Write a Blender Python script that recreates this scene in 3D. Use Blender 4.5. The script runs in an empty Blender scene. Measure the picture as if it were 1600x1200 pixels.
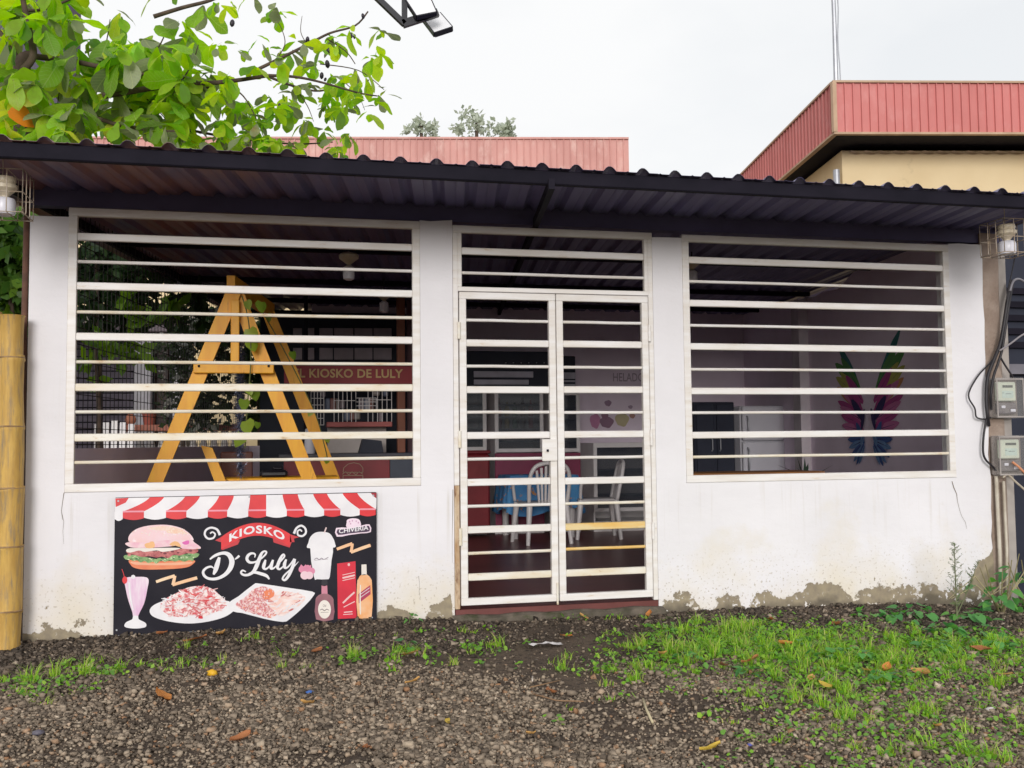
import bpy, math, random
import numpy as np
from mathutils import Vector, Matrix, noise as mnoise
R_ = math.radians
random.seed(7)
rng = np.random.default_rng(7)
SC = bpy.context.scene
COL = SC.collection

# ---------------------------------------------------------------- camera
F_PX, YAW, PIT, ROL = 1547.56, .2258, .0585, -.0103
CAM = np.array([0., -6.374, 1.2286])
_cy, _sy, _cp, _sp, _cr, _sr = math.cos(YAW), math.sin(YAW), math.cos(PIT), math.sin(PIT), math.cos(ROL), math.sin(ROL)
_fw = np.array([_sy*_cp, _cy*_cp, _sp]); _rt = np.array([_cy, -_sy, 0.]); _up = np.cross(_rt, _fw)
_r2 = _cr*_rt + _sr*_up; _u2 = -_sr*_rt + _cr*_up
cd = bpy.data.cameras.new('camera'); cam = bpy.data.objects.new('camera', cd); COL.objects.link(cam)
cd.sensor_width = 36; cd.lens = 36*F_PX/1600; cd.clip_end = 2000; cd.clip_start = .05
m = Matrix.Identity(4)
for i in range(3):
    m[i][0], m[i][1], m[i][2], m[i][3] = _r2[i], _u2[i], -_fw[i], CAM[i]
cam.matrix_world = m
SC.camera = cam

# ---------------------------------------------------------------- world: bright overcast sky
W = bpy.data.worlds.new('World'); SC.world = W; W.use_nodes = True
nt = W.node_tree; nt.nodes.clear()
SUN_EL, SUN_AZ = R_(12), R_(-14)          # azimuth measured from -Y (behind the camera) towards -X
sun_dir = Vector((math.sin(SUN_AZ)*math.cos(SUN_EL), -math.cos(SUN_AZ)*math.cos(SUN_EL), math.sin(SUN_EL)))
sky = nt.nodes.new('ShaderNodeTexSky'); sky.sky_type = 'NISHITA'; sky.sun_disc = False
sky.sun_elevation = SUN_EL; sky.sun_rotation = math.atan2(sun_dir.x, sun_dir.y)
sky.air_density = 1.0; sky.dust_density = 3.0
tc = nt.nodes.new('ShaderNodeTexCoord')
mp = nt.nodes.new('ShaderNodeMapping'); mp.inputs['Scale'].default_value = (1.6, 1.6, 3.2)
nz = nt.nodes.new('ShaderNodeTexNoise'); nz.inputs['Scale'].default_value = 1.5; nz.inputs['Detail'].default_value = 5
rp = nt.nodes.new('ShaderNodeValToRGB'); rp.color_ramp.elements[0].position = .33; rp.color_ramp.elements[1].position = .58
rp.color_ramp.elements[0].color = (.84, .84, .84, 1); rp.color_ramp.elements[1].color = (1, 1, 1, 1)
mx = nt.nodes.new('ShaderNodeMixRGB'); mx.inputs['Color2'].default_value = (7.0, 7.05, 7.1, 1)
bg = nt.nodes.new('ShaderNodeBackground'); bg.inputs['Strength'].default_value = .1
wo = nt.nodes.new('ShaderNodeOutputWorld')
L = nt.links.new
L(tc.outputs['Generated'], mp.inputs['Vector']); L(mp.outputs['Vector'], nz.inputs['Vector']); L(nz.outputs['Fac'], rp.inputs['Fac'])
L(rp.outputs['Color'], mx.inputs['Fac']); L(sky.outputs['Color'], mx.inputs['Color1']); L(mx.outputs['Color'], bg.inputs['Color']); L(bg.outputs['Background'], wo.inputs['Surface'])
sl = bpy.data.lights.new('sun', 'SUN'); sl.energy = 1.5; sl.angle = R_(22); sl.color = (1, .985, .965)
so = bpy.data.objects.new('sun', sl); COL.objects.link(so)
so.rotation_euler = sun_dir.to_track_quat('Z', 'Y').to_euler()
SC.view_settings.view_transform = 'Standard'; SC.view_settings.look = 'None'
SC.view_settings.exposure = 0.47; SC.view_settings.gamma = 1.0; SC.view_settings.use_curve_mapping = False

# ---------------------------------------------------------------- helpers
def ray(x, y): return _fw + (x-800)/F_PX*_r2 + (600-y)/F_PX*_u2
def P(x, y, Y):
    """point of the place seen at photo position x, y on the upright plane at depth Y"""
    d = ray(x, y); t = (Y-CAM[1])/d[1]; p = CAM + t*d
    return Vector((float(p[0]), float(p[1]), float(p[2])))
def PX(x, y, x0, a):
    """point on the upright plane X = x0 + a*Y"""
    d = ray(x, y); t = (x0 + a*CAM[1] - CAM[0])/(d[0]-a*d[1]); p = CAM + t*d
    return Vector((float(p[0]), float(p[1]), float(p[2])))

class MB:
    def __init__(s): s.v = []; s.f = []; s.m = []
    def face(s, pts, mi=0):
        b = len(s.v); s.v += [tuple(p) for p in pts]; s.f.append(tuple(range(b, b+len(pts)))); s.m.append(mi)
    def add(s, vs, fs, mi=0):
        b = len(s.v); s.v += [tuple(p) for p in vs]
        for f in fs: s.f.append(tuple(i+b for i in f)); s.m.append(mi)
        return s
    def hexa(s, c, mi=0):
        return s.add(c, [(0,3,2,1),(4,5,6,7),(0,1,5,4),(1,2,6,5),(2,3,7,6),(3,0,4,7)], mi)
    def box(s, x0, x1, y0, y1, z0, z1, mi=0):
        return s.hexa([(x0,y0,z0),(x1,y0,z0),(x1,y1,z0),(x0,y1,z0),(x0,y0,z1),(x1,y0,z1),(x1,y1,z1),(x0,y1,z1)], mi)
    def bbox(s, x0, x1, y0, y1, z0, z1, b=.004, mi=0):
        """box with chamfered edges"""
        b = min(b, (x1-x0)/2.1, (y1-y0)/2.1, (z1-z0)/2.1)
        def ring(i, z): return [(x0+i,y0+b if i==0 else y0+i,z)] 
        def oct_(x0,x1,y0,y1,c,z): return [(x0+c,y0,z),(x1-c,y0,z),(x1,y0+c,z),(x1,y1-c,z),(x1-c,y1,z),(x0+c,y1,z),(x0,y1-c,z),(x0,y0+c,z)]
        r = [oct_(x0+b,x1-b,y0+b,y1-b,b*.5,z0), oct_(x0,x1,y0,y1,b,z0+b), oct_(x0,x1,y0,y1,b,z1-b), oct_(x0+b,x1-b,y0+b,y1-b,b*.5,z1)]
        vs = sum(r, []); fs = [tuple(range(7,-1,-1)), tuple(range(24,32))]
        for k in range(3):
            for i in range(8): fs.append((k*8+i, k*8+(i+1)%8, k*8+8+(i+1)%8, k*8+8+i))
        return s.add(vs, fs, mi)
    def beam(s, p, q, w, h, up=(0,0,1), mi=0):
        p = Vector(p); q = Vector(q); d = (q-p).normalized(); u = Vector(up)
        r = d.cross(u)
        if r.length < 1e-4: r = d.cross(Vector((1,0,0)))
        r.normalize(); u = r.cross(d).normalized()
        a = r*(w/2); b = u*(h/2)
        return s.hexa([p-a-b, p+a-b, q+a-b, q-a-b, p-a+b, p+a+b, q+a+b, q-a+b], mi)
    def tube(s, pts, r, n=8, mi=0, cap=True):
        pts = [Vector(p) for p in pts]; k = len(pts)
        rr = r if isinstance(r, (list, tuple)) else [r]*k
        vs = []; ref = None
        for i, p in enumerate(pts):
            d = (pts[min(i+1,k-1)]-pts[max(i-1,0)]).normalized()
            if ref is None:
                ref = d.cross(Vector((0,0,1)))
                if ref.length < .05: ref = d.cross(Vector((1,0,0)))
            ref = (ref - d*ref.dot(d)).normalized(); o = d.cross(ref)
            for j in range(n):
                t = 2*math.pi*j/n; vs.append(p + (ref*math.cos(t)+o*math.sin(t))*rr[i])
        fs = []
        for i in range(k-1):
            for j in range(n): fs.append((i*n+j, i*n+(j+1)%n, i*n+n+(j+1)%n, i*n+n+j))
        if cap: fs += [tuple(range(n-1,-1,-1)), tuple(range((k-1)*n, k*n))]
        return s.add(vs, fs, mi)
    def lathe(s, c, prof, n=16, mi=0, sx=1, sy=1):
        c = Vector(c); vs = []
        for r, z in prof:
            for j in range(n):
                t = 2*math.pi*j/n; vs.append(c+Vector((r*math.cos(t)*sx, r*math.sin(t)*sy, z)))
        fs = []
        for i in range(len(prof)-1):
            for j in range(n): fs.append((i*n+j, i*n+(j+1)%n, i*n+n+(j+1)%n, i*n+n+j))
        fs += [tuple(range(n-1,-1,-1)), tuple(range((len(prof)-1)*n, len(prof)*n))]
        return s.add(vs, fs, mi)
    def prism(s, pts, ext, mi=0):
        pts = [Vector(p) for p in pts]; e = Vector(ext); n = len(pts)
        fs = [tuple(range(n)), tuple(range(2*n-1, n-1, -1))] + [(i, i+n, (i+1)%n+n, (i+1)%n) for i in range(n)]
        return s.add(pts+[p+e for p in pts], fs, mi)
    def mesh(s, name, mats, smooth=False):
        me = bpy.data.meshes.new(name); me.from_pydata([tuple(map(float, p)) for p in s.v], [], s.f)
        for mm in (mats if isinstance(mats, (list, tuple)) else [mats]): me.materials.append(mm)
        if any(s.m): me.polygons.foreach_set('material_index', s.m)
        if smooth is True: me.polygons.foreach_set('use_smooth', [True]*len(s.f))
        elif smooth: 
            me.polygons.foreach_set('use_smooth', [True]*len(s.f)); me.set_sharp_from_angle(angle=R_(smooth))
        me.validate(); me.update(); return me
    def build(s, name, mats, parent=None, smooth=False):
        return link(name, s.mesh(name, mats, smooth), parent)
def link(name, me, parent=None, loc=None, rot=None):
    o = bpy.data.objects.new(name, me); COL.objects.link(o)
    if loc is not None: o.location = loc
    if rot is not None: o.rotation_euler = rot
    if parent is not None:
        o.parent = parent
        if parent.type == 'EMPTY' and parent.get('_w'): o.matrix_parent_inverse = Matrix.Translation(-Vector(parent.location))
    return o
def tag(o, label, cat, group=None):
    o['label'] = label; o['category'] = cat
    if group: o['group'] = group
    return o
def thing(name, label, cat, loc=(0,0,0), group=None, world=True):
    o = bpy.data.objects.new(name, None); COL.objects.link(o); o.location = loc; o.empty_display_size = .1
    if world: o['_w'] = 1      # its parts are modelled in the coordinates of the place
    return tag(o, label, cat, group)
def structure(o): o['kind'] = 'structure'; return o
def stuff(o, label=None, cat=None):
    o['kind'] = 'stuff'
    if label: o['label'] = label; o['category'] = cat
    return o
def copy_tree(o, parent=None):
    c = o.copy(); COL.objects.link(c)
    if parent is not None: c.parent = parent
    for ch in list(o.children): copy_tree(ch, c)
    return c
def smoothpts(pts, k=6, closed=False):
    """Catmull-Rom through the points (tuples of any length)"""
    pts = [np.array(p, float) for p in pts]; n = len(pts); out = []
    rngs = range(n if closed else n-1)
    for i in rngs:
        g = lambda j: pts[j % n] if closed else pts[max(0, min(n-1, j))]
        a, b, c, d = g(i-1), g(i), g(i+1), g(i+2)
        for j in range(k):
            t = j/k; out.append(.5*((2*b)+(c-a)*t+(2*a-5*b+4*c-d)*t*t+(-a+3*b-3*c+d)*t**3))
    if not closed: out.append(pts[-1])
    return out
def text_mesh(body, bold=0.0, shear=0, space=1.0):
    cu = bpy.data.curves.new('lettering', 'FONT'); cu.body = body; cu.size = 1; cu.offset = bold; cu.shear = shear; cu.space_character = space
    cu.resolution_u = 3; cu.align_x = 'LEFT'
    o = bpy.data.objects.new('lettering_tmp', cu); COL.objects.link(o)
    bpy.context.view_layer.update()
    me = bpy.data.meshes.new_from_object(o.evaluated_get(bpy.context.evaluated_depsgraph_get()))
    vs = [tuple(v.co) for v in me.vertices]; fs = [tuple(p.vertices) for p in me.polygons]
    bpy.data.objects.remove(o); bpy.data.curves.remove(cu); bpy.data.meshes.remove(me)
    x0 = min(v[0] for v in vs); x1 = max(v[0] for v in vs); y0 = min(v[1] for v in vs); y1 = max(v[1] for v in vs)
    return [((v[0]-x0)/(x1-x0), (v[1]-y0)/(y1-y0)) for v in vs], fs

# ---------------------------------------------------------------- materials
def newmat(name):
    mt = bpy.data.materials.new(name); mt.use_nodes = True; t = mt.node_tree
    return mt, t, t.nodes['Principled BSDF'], t.links.new
def nd(t, kind, **kw):
    n = t.nodes.new(kind)
    for k, v in kw.items():
        if k in n.inputs: n.inputs[k].default_value = v
        else: setattr(n, k, v)
    return n
def rgba(c): return (c[0], c[1], c[2], 1)
def coords(t, L, rand=True, scale=(1,1,1)):
    tc = nd(t, 'ShaderNodeTexCoord'); mp = nd(t, 'ShaderNodeMapping'); mp.inputs['Scale'].default_value = scale
    L(tc.outputs['Object'], mp.inputs['Vector'])
    if rand:
        oi = nd(t, 'ShaderNodeObjectInfo'); mu = nd(t, 'ShaderNodeMath', operation='MULTIPLY'); mu.inputs[1].default_value = 37.
        L(oi.outputs['Random'], mu.inputs[0]); L(mu.outputs[0], mp.inputs['Location'])
    return mp.outputs['Vector']
def noise(t, L, vec, scale, detail=4, rough=.55, dist=0):
    n = nd(t, 'ShaderNodeTexNoise'); n.inputs['Scale'].default_value = scale; n.inputs['Detail'].default_value = detail
    n.inputs['Roughness'].default_value = rough; n.inputs['Distortion'].default_value = dist
    L(vec, n.inputs['Vector']); return n.outputs['Fac']
def ramp(t, L, fac, stops):
    r = nd(t, 'ShaderNodeValToRGB'); cr = r.color_ramp
    while len(cr.elements) < len(stops): cr.elements.new(.5)
    for e, (p, c) in zip(cr.elements, stops): e.position = p; e.color = rgba(c) if not np.isscalar(c) else (c, c, c, 1)
    L(fac, r.inputs['Fac']); return r.outputs['Color']
def mix(t, L, fac, a, b):
    x = nd(t, 'ShaderNodeMixRGB')
    for s, k in ((fac, 'Fac'), (a, 'Color1'), (b, 'Color2')):
        if isinstance(s, tuple): x.inputs[k].default_value = rgba(s)
        elif np.isscalar(s): x.inputs[k].default_value = s
        else: L(s, x.inputs[k])
    return x.outputs['Color']
def math_(t, L, op, a, b=None, clamp=False):
    x = nd(t, 'ShaderNodeMath', operation=op); x.use_clamp = clamp
    for s, k in ((a, 0), (b, 1)):
        if s is None: continue
        if np.isscalar(s): x.inputs[k].default_value = s
        else: L(s, x.inputs[k])
    return x.outputs[0]
def bump(t, L, b, h, strength, dist=.01):
    n = nd(t, 'ShaderNodeBump'); n.inputs['Strength'].default_value = strength; n.inputs['Distance'].default_value = dist
    L(h, n.inputs['Height']); L(n.outputs['Normal'], b.inputs['Normal'])
def M(name, c1, c2=None, scale=6, rough=.6, bmp=.15, bscale=80, metal=0, spec=.4, lo=.35, hi=.65, stretch=(1,1,1), c3=None, s3=20, lo3=.6, hi3=.7, rand=True, bdist=.006):
    """base colour c1 with blotches of c2 and sharper patches of c3, fine relief"""
    mt, t, b, L = newmat(name)
    v = coords(t, L, rand, stretch)
    c2 = c2 or tuple(x*.75 for x in c1)
    col = mix(t, L, ramp(t, L, noise(t, L, v, scale, 6), [(lo, 0.), (hi, 1.)]), c1, c2)
    if c3: col = mix(t, L, ramp(t, L, noise(t, L, v, s3, 8, .65), [(lo3, 0.), (hi3, 1.)]), col, c3)
    L(col, b.inputs['Base Color']); b.inputs['Roughness'].default_value = rough; b.inputs['Metallic'].default_value = metal
    b.inputs['Specular IOR Level'].default_value = spec
    if bmp: bump(t, L, b, noise(t, L, v, bscale, 3), bmp, bdist)
    return mt
def leafmat(name, cols, trans=.45, rough=.45, island=False, spec=.4, veins=False):
    """leaf: colour per leaf, some light passing through"""
    mt, t, b, L = newmat(name)
    if island: rnd = nd(t, 'ShaderNodeNewGeometry').outputs['Random Per Island']
    else: rnd = nd(t, 'ShaderNodeObjectInfo').outputs['Random']
    n = len(cols); col = ramp(t, L, rnd, [(i/(n-1) if n > 1 else 0, c) for i, c in enumerate(cols)])
    v = coords(t, L, True)
    col = mix(t, L, ramp(t, L, noise(t, L, v, 25, 4), [(.45, 0.), (.8, .5)]), col, mix(t, L, .5, col, (.18, .16, .03)))
    if veins:
        sx = nd(t, 'ShaderNodeSeparateXYZ'); tc = nd(t, 'ShaderNodeTexCoord'); L(tc.outputs['Object'], sx.inputs[0])
        ax = math_(t, L, 'ABSOLUTE', sx.outputs['X'])
        rib = ramp(t, L, ax, [(.006, 1.), (.016, 0.)])
        ph = math_(t, L, 'SINE', math_(t, L, 'MULTIPLY', math_(t, L, 'SUBTRACT', sx.outputs['Y'], math_(t, L, 'MULTIPLY', ax, .75)), 62.))
        side = ramp(t, L, ph, [(.80, 0.), (.98, .55)])
        vv = math_(t, L, 'MAXIMUM', rib, side)
        col = mix(t, L, math_(t, L, 'MULTIPLY', vv, .55), col, mix(t, L, .55, col, (.62,.66,.30)))
        brown = ramp(t, L, noise(t, L, v, 5, 5), [(.64, 0.), (.74, .7)])
        col = mix(t, L, brown, col, (.22,.15,.05))
        bump(t, L, b, vv, .25, .004)
    L(col, b.inputs['Base Color']); b.inputs['Roughness'].default_value = rough; b.inputs['Specular IOR Level'].default_value = spec
    tr = nd(t, 'ShaderNodeBsdfTranslucent'); ms = nd(t, 'ShaderNodeMixShader'); ms.inputs['Fac'].default_value = trans
    hs = nd(t, 'ShaderNodeHueSaturation'); hs.inputs['Value'].default_value = 1.6; hs.inputs['Saturation'].default_value = 1.1; L(col, hs.inputs['Color']); L(hs.outputs['Color'], tr.inputs['Color'])
    out = t.nodes['Material Output']; L(b.outputs['BSDF'], ms.inputs[1]); L(tr.outputs['BSDF'], ms.inputs[2]); L(ms.outputs['Shader'], out.inputs['Surface'])
    return mt
def glassmat(name, tint=(.9,.95,.95), alpha=.25, rough=.08):
    mt, t, b, L = newmat(name)
    b.inputs['Base Color'].default_value = rgba(tint); b.inputs['Roughness'].default_value = rough; b.inputs['Alpha'].default_value = alpha
    return mt

SKEW = .17                      # the roof and the side walls run back at an angle to the street front
BACK = 5.6                      # depth of the rear wall
FLOOR = .15
def roof_z(y): return 2.768 + .016*(y+1.05)
def sidewall_x(y): return 4.93 + SKEW*y
def leftwall_x(y): return -1.36 + SKEW*y
_bx = [-30, -2.2, -1.48, -.99, .57, 1.05, 1.3, 2.2, 2.47, 3.27, 4.27, 5.1, 6, 30]
_bz = [.05, .07, .085, .10, .115, .10, .082, .08, .066, .062, .04, -.02, -.05, -.05]
def ground_z(x, y):
    base = float(np.interp(x, _bx, _bz))
    yy = max(-14., min(0., y))
    n = mnoise.noise((x*1.3, y*1.3, 3.1))*.022 + mnoise.noise((x*4.1, y*4.1, 9.7))*.008
    return base + .052*yy*(1 if y < 0 else 0) + n*min(1, .35+abs(yy))
# ---------------------------------------------------------------- shared materials
def wall_material():
    mt, t, b, L = newmat('painted_plaster')
    v = coords(t, L, False)
    sx = nd(t, 'ShaderNodeSeparateXYZ'); tc = nd(t, 'ShaderNodeTexCoord'); L(tc.outputs['Object'], sx.inputs[0])
    X, Z = sx.outputs['X'], sx.outputs['Z']
    col = mix(t, L, ramp(t, L, noise(t, L, v, 1.7, 6), [(.35, 0.), (.7, 1.)]), (.79, .77, .80), (.73, .71, .735))
    # cream damp stain and grime that climbs unevenly from the foot of the wall
    h1 = math_(t, L, 'ADD', math_(t, L, 'MULTIPLY', noise(t, L, v, 2.2, 7, .6), .9), -.22)
    damp = ramp(t, L, math_(t, L, 'SUBTRACT', h1, math_(t, L, 'MULTIPLY', Z, .42)), [(-.0, 0.), (.34, 1.)])
    damp = math_(t, L, 'MULTIPLY', damp, .8)
    col = mix(t, L, damp, col, (.70, .62, .47))
    vs = coords(t, L, False, (14, 14, .8))
    streak = ramp(t, L, noise(t, L, vs, 1., 6), [(.62, 0.), (.85, .35)])
    col = mix(t, L, streak, col, (.55, .48, .38))
    # mud splashed up from the ground, faint drips under the openings, trowel sweeps
    spl = math_(t, L, 'MULTIPLY', ramp(t, L, noise(t, L, v, 55, 3, .5), [(.60, 0.), (.66, 1.)]), ramp(t, L, Z, [(.12, .8), (.55, 0.)]))
    col = mix(t, L, spl, col, (.36, .29, .20))
    vd = coords(t, L, False, (22, 22, .5)); drip = math_(t, L, 'MULTIPLY', ramp(t, L, noise(t, L, vd, 1., 5, .6), [(.58, 0.), (.72, .45)]), ramp(t, L, Z, [(.45, 0.), (.85, 1.), (.96, .0)]))
    col = mix(t, L, drip, col, (.52, .47, .40))
    col = mix(t, L, ramp(t, L, noise(t, L, v, 11, 8, .7), [(.60, 0.), (.75, .3)]), col, (.60,.56,.52))
    # paint flaked off the cement low down: height reached along the wall, ragged by noise
    prof = [(-1.6,.15),(-1.36,.18),(-1.18,.12),(-1.05,.04),(.5,.04),(.6,.17),(.74,.17),(.82,.09),(.95,.16),(1.05,.26),(1.07,.0),(2.45,.0),(2.5,.155),(2.72,.165),(2.78,.03),(2.85,.03),(2.89,.15),(3.05,.16),(3.11,.04),(3.17,.15),(3.4,.17),(3.6,.205),(3.78,.19),(3.92,.09),(4.0,.16),(4.15,.15),(4.58,.18),(4.72,.11),(4.86,.13),(4.95,.30),(5.1,.42)]
    xn = nd(t, 'ShaderNodeMapRange'); xn.inputs['From Min'].default_value = -1.6; xn.inputs['From Max'].default_value = 5.1; L(X, xn.inputs['Value'])
    hgt = math_(t, L, 'MULTIPLY', ramp(t, L, xn.outputs[0], [((x_+1.6)/6.7, h_/.5) for x_, h_ in prof]), .5)
    n1 = math_(t, L, 'MULTIPLY', math_(t, L, 'SUBTRACT', noise(t, L, v, 9, 10, .66), .5), .30)
    n2 = math_(t, L, 'MULTIPLY', math_(t, L, 'SUBTRACT', noise(t, L, v, 3.1, 3, .5), .5), .14)
    fl = math_(t, L, 'SUBTRACT', math_(t, L, 'ADD', math_(t, L, 'ADD', hgt, n1), n2), Z)
    flake = ramp(t, L, fl, [(.0, 0.), (.004, 1.)])
    islands = ramp(t, L, math_(t, L, 'SUBTRACT', math_(t, L, 'SUBTRACT', noise(t, L, v, 6.3, 9, .6), .60), math_(t, L, 'MULTIPLY', math_(t, L, 'ABSOLUTE', math_(t, L, 'SUBTRACT', Z, .16)), .6)), [(.0, 0.), (.004, 1.)])
    flake = math_(t, L, 'MAXIMUM', flake, islands)
    left = math_(t, L, 'MULTIPLY', ramp(t, L, noise(t, L, v, 15, 7, .6), [(.57, 0.), (.585, 1.)]), ramp(t, L, Z, [(.10, 1.), (.16, 0.)]))
    flake = math_(t, L, 'SUBTRACT', flake, left, True)
    cem = mix(t, L, ramp(t, L, noise(t, L, v, 18, 8), [(.3, 0.), (.7, 1.)]), (.36, .30, .20), (.24, .20, .15))
    dark = ramp(t, L, math_(t, L, 'SUBTRACT', math_(t, L, 'MULTIPLY', noise(t, L, v, 5, 6), .26), Z), [(.02, 0.), (.08, 1.)])
    cem = mix(t, L, math_(t, L, 'MULTIPLY', dark, .75), cem, (.10, .085, .065))
    col = mix(t, L, flake, col, cem)
    L(col, b.inputs['Base Color']); b.inputs['Roughness'].default_value = .78; b.inputs['Specular IOR Level'].default_value = .25
    h = math_(t, L, 'SUBTRACT', math_(t, L, 'ADD', math_(t, L, 'MULTIPLY', noise(t, L, v, 60, 4), .12), math_(t, L, 'MULTIPLY', noise(t, L, coords(t, L, False, (1,1,2.2)), 4, 5), .9)), math_(t, L, 'MULTIPLY', flake, .5))
    bump(t, L, b, h, .5, .012)
    return mt
MAT = {}
MAT['plaster'] = wall_material()
MAT['in_wall'] = M('inner_plaster', (.78,.67,.78), (.72,.61,.71), 2.5, .8, .12, 30, rand=False)  # purple of the shade is mixed into the plaster colour
MAT['bar'] = M('white_enamel', (.81,.785,.775), (.72,.67,.62), 3, .42, .12, 40, stretch=(1,8,8), c3=(.55,.36,.16), s3=6, lo3=.63, hi3=.78)
MAT['bar_old'] = M('yellowed_enamel', (.79,.755,.68), (.72,.63,.48), 3, .45, .12, 40, stretch=(1.5,6,6), c3=(.45,.24,.08), s3=6, lo3=.60, hi3=.75)
MAT['bar_rust'] = M('ochre_rusted_enamel', (.74,.45,.12), (.72,.57,.30), 4, .5, .15, 40, stretch=(1.2,6,6), c3=(.42,.2,.04), s3=7, lo3=.6, hi3=.75)
MAT['steel'] = M('dark_steel', (.009,.008,.014), (.014,.012,.02), 4, .75, .1, 60, spec=.12)
MAT['roof'] = M('dark_roof_metal', (.050,.046,.068), (.034,.032,.05), 2.2, .48, .06, 30, spec=.45, rand=False)
def roof_under():
    mt, t, b, L = newmat('reddish_roof_metal')
    v = coords(t, L, False); sx = nd(t, 'ShaderNodeSeparateXYZ'); tc = nd(t, 'ShaderNodeTexCoord'); L(tc.outputs['Object'], sx.inputs[0])
    vs = coords(t, L, False, (1, .35, 1))
    col = mix(t, L, ramp(t, L, noise(t, L, vs, 3, 6), [(.35, 0.), (.7, 1.)]), (.125,.110,.235), (.095,.082,.18))  # purple cast of the shade under the eave is part of this colour
    mr = nd(t, 'ShaderNodeMapRange'); mr.inputs['From Min'].default_value = .7; mr.inputs['From Max'].default_value = -.6; L(sx.outputs['X'], mr.inputs['Value'])
    reddish = math_(t, L, 'MULTIPLY', ramp(t, L, noise(t, L, vs, 2.4, 7, .6), [(.40, 0.), (.62, 1.)]), mr.outputs[0])  # reddish blotches growing towards the left end
    col = mix(t, L, reddish, col, (.27, .12, .11))
    L(col, b.inputs['Base Color']); b.inputs['Roughness'].default_value = .45; b.inputs['Specular IOR Level'].default_value = .4
    bump(t, L, b, noise(t, L, v, 25, 3), .06, .006)
    return mt
MAT['roof'] = roof_under()
MAT['beam'] = M('navy_beam', (.11,.10,.20), (.085,.075,.15), 3, .55, .1, 40)
MAT['concrete'] = M('mossy_concrete', (.17,.14,.11), (.08,.068,.05), 9, .9, .5, 60, c3=(.06,.062,.03), s3=7, lo3=.5, hi3=.65, rand=False, bdist=.01)
MAT['brown_plaster'] = M('bare_brown_plaster', (.36,.28,.23), (.26,.19,.15), 6, .9, .6, 45, c3=(.13,.095,.075), s3=22, lo3=.66, hi3=.72, rand=False, bdist=.012)
MAT['grey_plaster'] = M('grey_plaster', (.40,.36,.33), (.30,.27,.25), 4, .85, .3, 40, rand=False)
MAT['floor'] = M('red_oxide_floor', (.22,.075,.068), (.16,.058,.056), 2.5, .35, .05, 20, spec=.45, rand=False)
MAT['maroon'] = M('maroon_paint', (.16,.045,.04), (.12,.035,.03), 5, .5, .1, 30)
MAT['wood'] = M('yellow_varnished_wood', (.92,.45,.015), (.84,.36,.012), 3, .42, .12, 60, stretch=(6,6,.8), spec=.4, c3=(.48,.19,.015), s3=5, lo3=.62, hi3=.74)
MAT['wood_brown'] = M('brown_wood', (.30,.13,.04), (.20,.08,.025), 3, .5, .15, 40, stretch=(1,6,6))
MAT['white_plastic'] = M('white_plastic', (.74,.70,.70), (.66,.62,.62), 5, .35, .02, 20, spec=.5)
MAT['black'] = M('black_paint', (.012,.012,.018), (.02,.02,.026), 5, .4, .05, 40)
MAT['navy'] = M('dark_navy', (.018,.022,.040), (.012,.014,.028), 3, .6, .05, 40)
MAT['fridge'] = M('white_appliance', (.58,.57,.62), (.53,.52,.57), 2, .3, .02, 20)
MAT['glass_dark'] = glassmat('cooler_glass', (.05,.06,.08), .45, .05)
MAT['red'] = M('red_paint', (.26,.022,.03), (.21,.018,.025), 4, .4, .03, 30)
MAT['pink'] = M('magenta_panel', (.26,.035,.09), (.20,.03,.07), 3, .45, .03, 30)
MAT['clear'] = glassmat('clear_cover', (.5,.48,.46), .10, .08)
MAT['wire'] = M('rusty_white_wire', (.50,.43,.36), (.34,.25,.17), 20, .5, 0)
MAT['mesh_wire'] = M('black_wire', (.02,.018,.02), (.03,.025,.022), 20, .6, 0)
MAT['porcelain'] = M('beige_porcelain', (.62,.54,.40), (.52,.44,.33), 12, .35, .02, 20)
MAT['bulb'] = M('white_bulb', (.78,.77,.84), (.70,.69,.76), 6, .3, 0)
MAT['cable'] = M('black_cable', (.016,.014,.018), (.03,.026,.03), 12, .5, .05, 60)
MAT['pvc'] = M('weathered_pvc', (.60,.55,.46), (.44,.38,.30), 7, .5, .1, 40, c3=(.22,.17,.12), s3=9, lo3=.62, hi3=.75)
MAT['cream'] = M('cream_render', (.78,.62,.38), (.72,.56,.33), 1.2, .85, .1, 20, c3=(.48,.37,.22), s3=2.5, lo3=.6, hi3=.8, rand=False)
MAT['redsheet'] = M('red_painted_sheet', (.60,.20,.185), (.52,.165,.15), 1.5, .55, .2, 9, stretch=(1,1,.5), c3=(.62,.27,.25), s3=5, lo3=.52, hi3=.85, rand=False)
MAT['pinksheet'] = M('faded_red_sheet', (.64,.33,.29), (.52,.25,.22), 1.5, .6, .2, 9, stretch=(1,1,.5), c3=(.68,.45,.40), s3=4, lo3=.52, hi3=.75, rand=False)
MAT['trim'] = M('tan_trim', (.52,.36,.24), (.42,.28,.18), 4, .6, .05, 30)
MAT['galv'] = M('galvanised_steel', (.42,.43,.46), (.34,.35,.38), 6, .4, .03, 40, metal=.3)
def flat(name, c, rough=.5, c2=None, scale=8, **k): 
    return M(name, c, c2 or tuple(x*.9 for x in c), scale, rough, 0, **k)

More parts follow.
